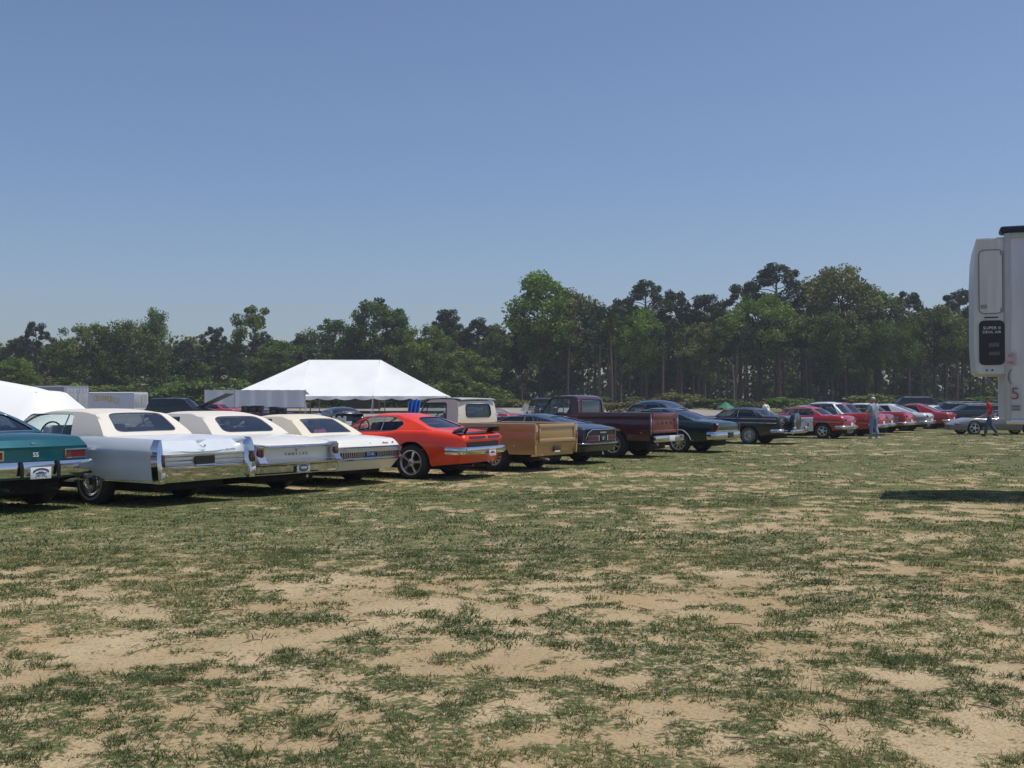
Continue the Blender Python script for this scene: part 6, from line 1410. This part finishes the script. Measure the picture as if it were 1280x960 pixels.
    mb.build('cap' if cap else 'hair', cap or mat('hair_dark', hair, .7), o, 60)
    if cap: c = H + Vector((0, 0, .055)); mb = MB(); sx = f.cross(Vector((0, 0, 1))).normalized(); mb.add([c + f * .07 - sx * .075, c + f * .17 - sx * .05, c + f * .19, c + f * .17 + sx * .05, c + f * .07 + sx * .075] , [(0, 1, 2, 3, 4)]); mb.add([c + f * .07 - sx * .075 + Vector((0, 0, .012)), c + f * .17 - sx * .05 + Vector((0, 0, .008)), c + f * .19 + Vector((0, 0, .006)), c + f * .17 + sx * .05 + Vector((0, 0, .008)), c + f * .07 + sx * .075 + Vector((0, 0, .012))], [(0, 1, 2, 3, 4)]); mb.build('cap_peak', cap, o, None)
    for q in (-1, 1):
        e = H + f * .092 + f.cross(Vector((0, 0, 1))).normalized() * .032 * q + Vector((0, 0, .012)); MB().lathe([(0, -.008), (.008, 0), (0, .008)], 8, origin=e).build('eye', BLACK, o)
        e = H + f.cross(Vector((0, 0, 1))).normalized() * .088 * q; MB().box(e.x - .012, e.x + .012, e.y - .018, e.y + .018, e.z - .03, e.z + .03, bev=.008).build('ear', SKIN, o)
    return o
def stand(k=1., lean=0., stride=0., arm=(0., 0.), elbow=.0):
    s = stride; J = dict(pelvis=(0, 0, .93), waist=(0, .01 + lean * .15, 1.08), chest=(0, lean * .4, 1.32), neck=(0, lean * .7 + .01, 1.47), chin=(0, lean * .8 + .05, 1.53), head=(0, lean * .9 + .03, 1.60), crown=(0, lean * .95 + .01, 1.68), nose=(0, lean * .9 + .135, 1.585))
    for sd_, q, a, st in (('l', -1, arm[0], s), ('r', 1, arm[1], -s)):
        J['sh' + sd_] = (q * .19, lean * .45, 1.40); J['el' + sd_] = (q * .24, lean * .3 + .26 * math.sin(a) - .02, 1.40 - .27 * math.cos(a)); e = J['el' + sd_]; b = a + elbow
        J['wr' + sd_] = (q * .22, e[1] + .25 * math.sin(b), e[2] - .25 * math.cos(b)); J['hd' + sd_] = (q * .215, J['wr' + sd_][1] + .07 * math.sin(b), J['wr' + sd_][2] - .07 * math.cos(b))
        J['hip' + sd_] = (q * .09, 0, .90); J['kn' + sd_] = (q * .10, .24 * st + .05 * abs(st) + .02, .49); J['an' + sd_] = (q * .105, .52 * st - (.10 if st < 0 else 0), .09 + (.06 if st < -.05 else 0)); J['toe' + sd_] = (q * .115, J['an' + sd_][1] + .17, .05)
    return {n: tuple(c * k for c in v) for n, v in J.items()}
DENIM = mat('denim', (.055, .085, .15), .85, bump=.3, bs=60); PALE_DENIM = mat('pale_denim', (.19, .26, .40), .85, bump=.3, bs=60); GREY_SHIRT = mat('grey_shirt', (.34, .38, .46), .8, bump=.2); RED_SHIRT = mat('red_shirt', (.60, .010, .025), .75, bump=.2); WHITE_SHIRT = mat('white_shirt', (.72, .72, .76), .8, bump=.2)
person('man in grey shirt, jeans and pale cap with his back turned beside red cars', 1092, 29.3, 22, stand(1.04, .02, .06, (.1, .75), .5), GREY_SHIRT, PALE_DENIM, mat('white_shoe', (.6, .6, .6), .6), mat('pale_cap', (.66, .62, .56), .7))
person('man in red shirt and dark jeans walking left past the silver sports car', 1237, 27.2, 78, stand(1.05, .05, .42, (.35, -.35), .35), RED_SHIRT, DENIM, mat('black_shoe', (.03, .03, .035), .6))
person('man in white shirt bending over behind the black hardtop', 960, 28., 60, stand(1.0, .22, .05, (.5, .5), .4), WHITE_SHIRT, DENIM, mat('black_shoe', (.03, .03, .035), .6))
# ------------------------------------------------------------------ the warm dusty air over the field
hz = MB(); hz.box(-260, 260, -40, 330, -1.2, 32)
ho = hz.build('haze', [], None, None)
hm = bpy.data.materials.new('haze_air'); hm.use_nodes = True; hn = hm.node_tree; hn.nodes.clear(); hout = hn.nodes.new('ShaderNodeOutputMaterial'); hv_ = hn.nodes.new('ShaderNodeVolumePrincipled')
hv_.inputs['Color'].default_value = (.80, .84, .92, 1); hv_.inputs['Density'].default_value = .0005; hv_.inputs['Anisotropy'].default_value = .2; hn.links.new(hv_.outputs[0], hout.inputs['Volume'])
ho.data.materials.append(hm); tag(ho, kind='stuff')
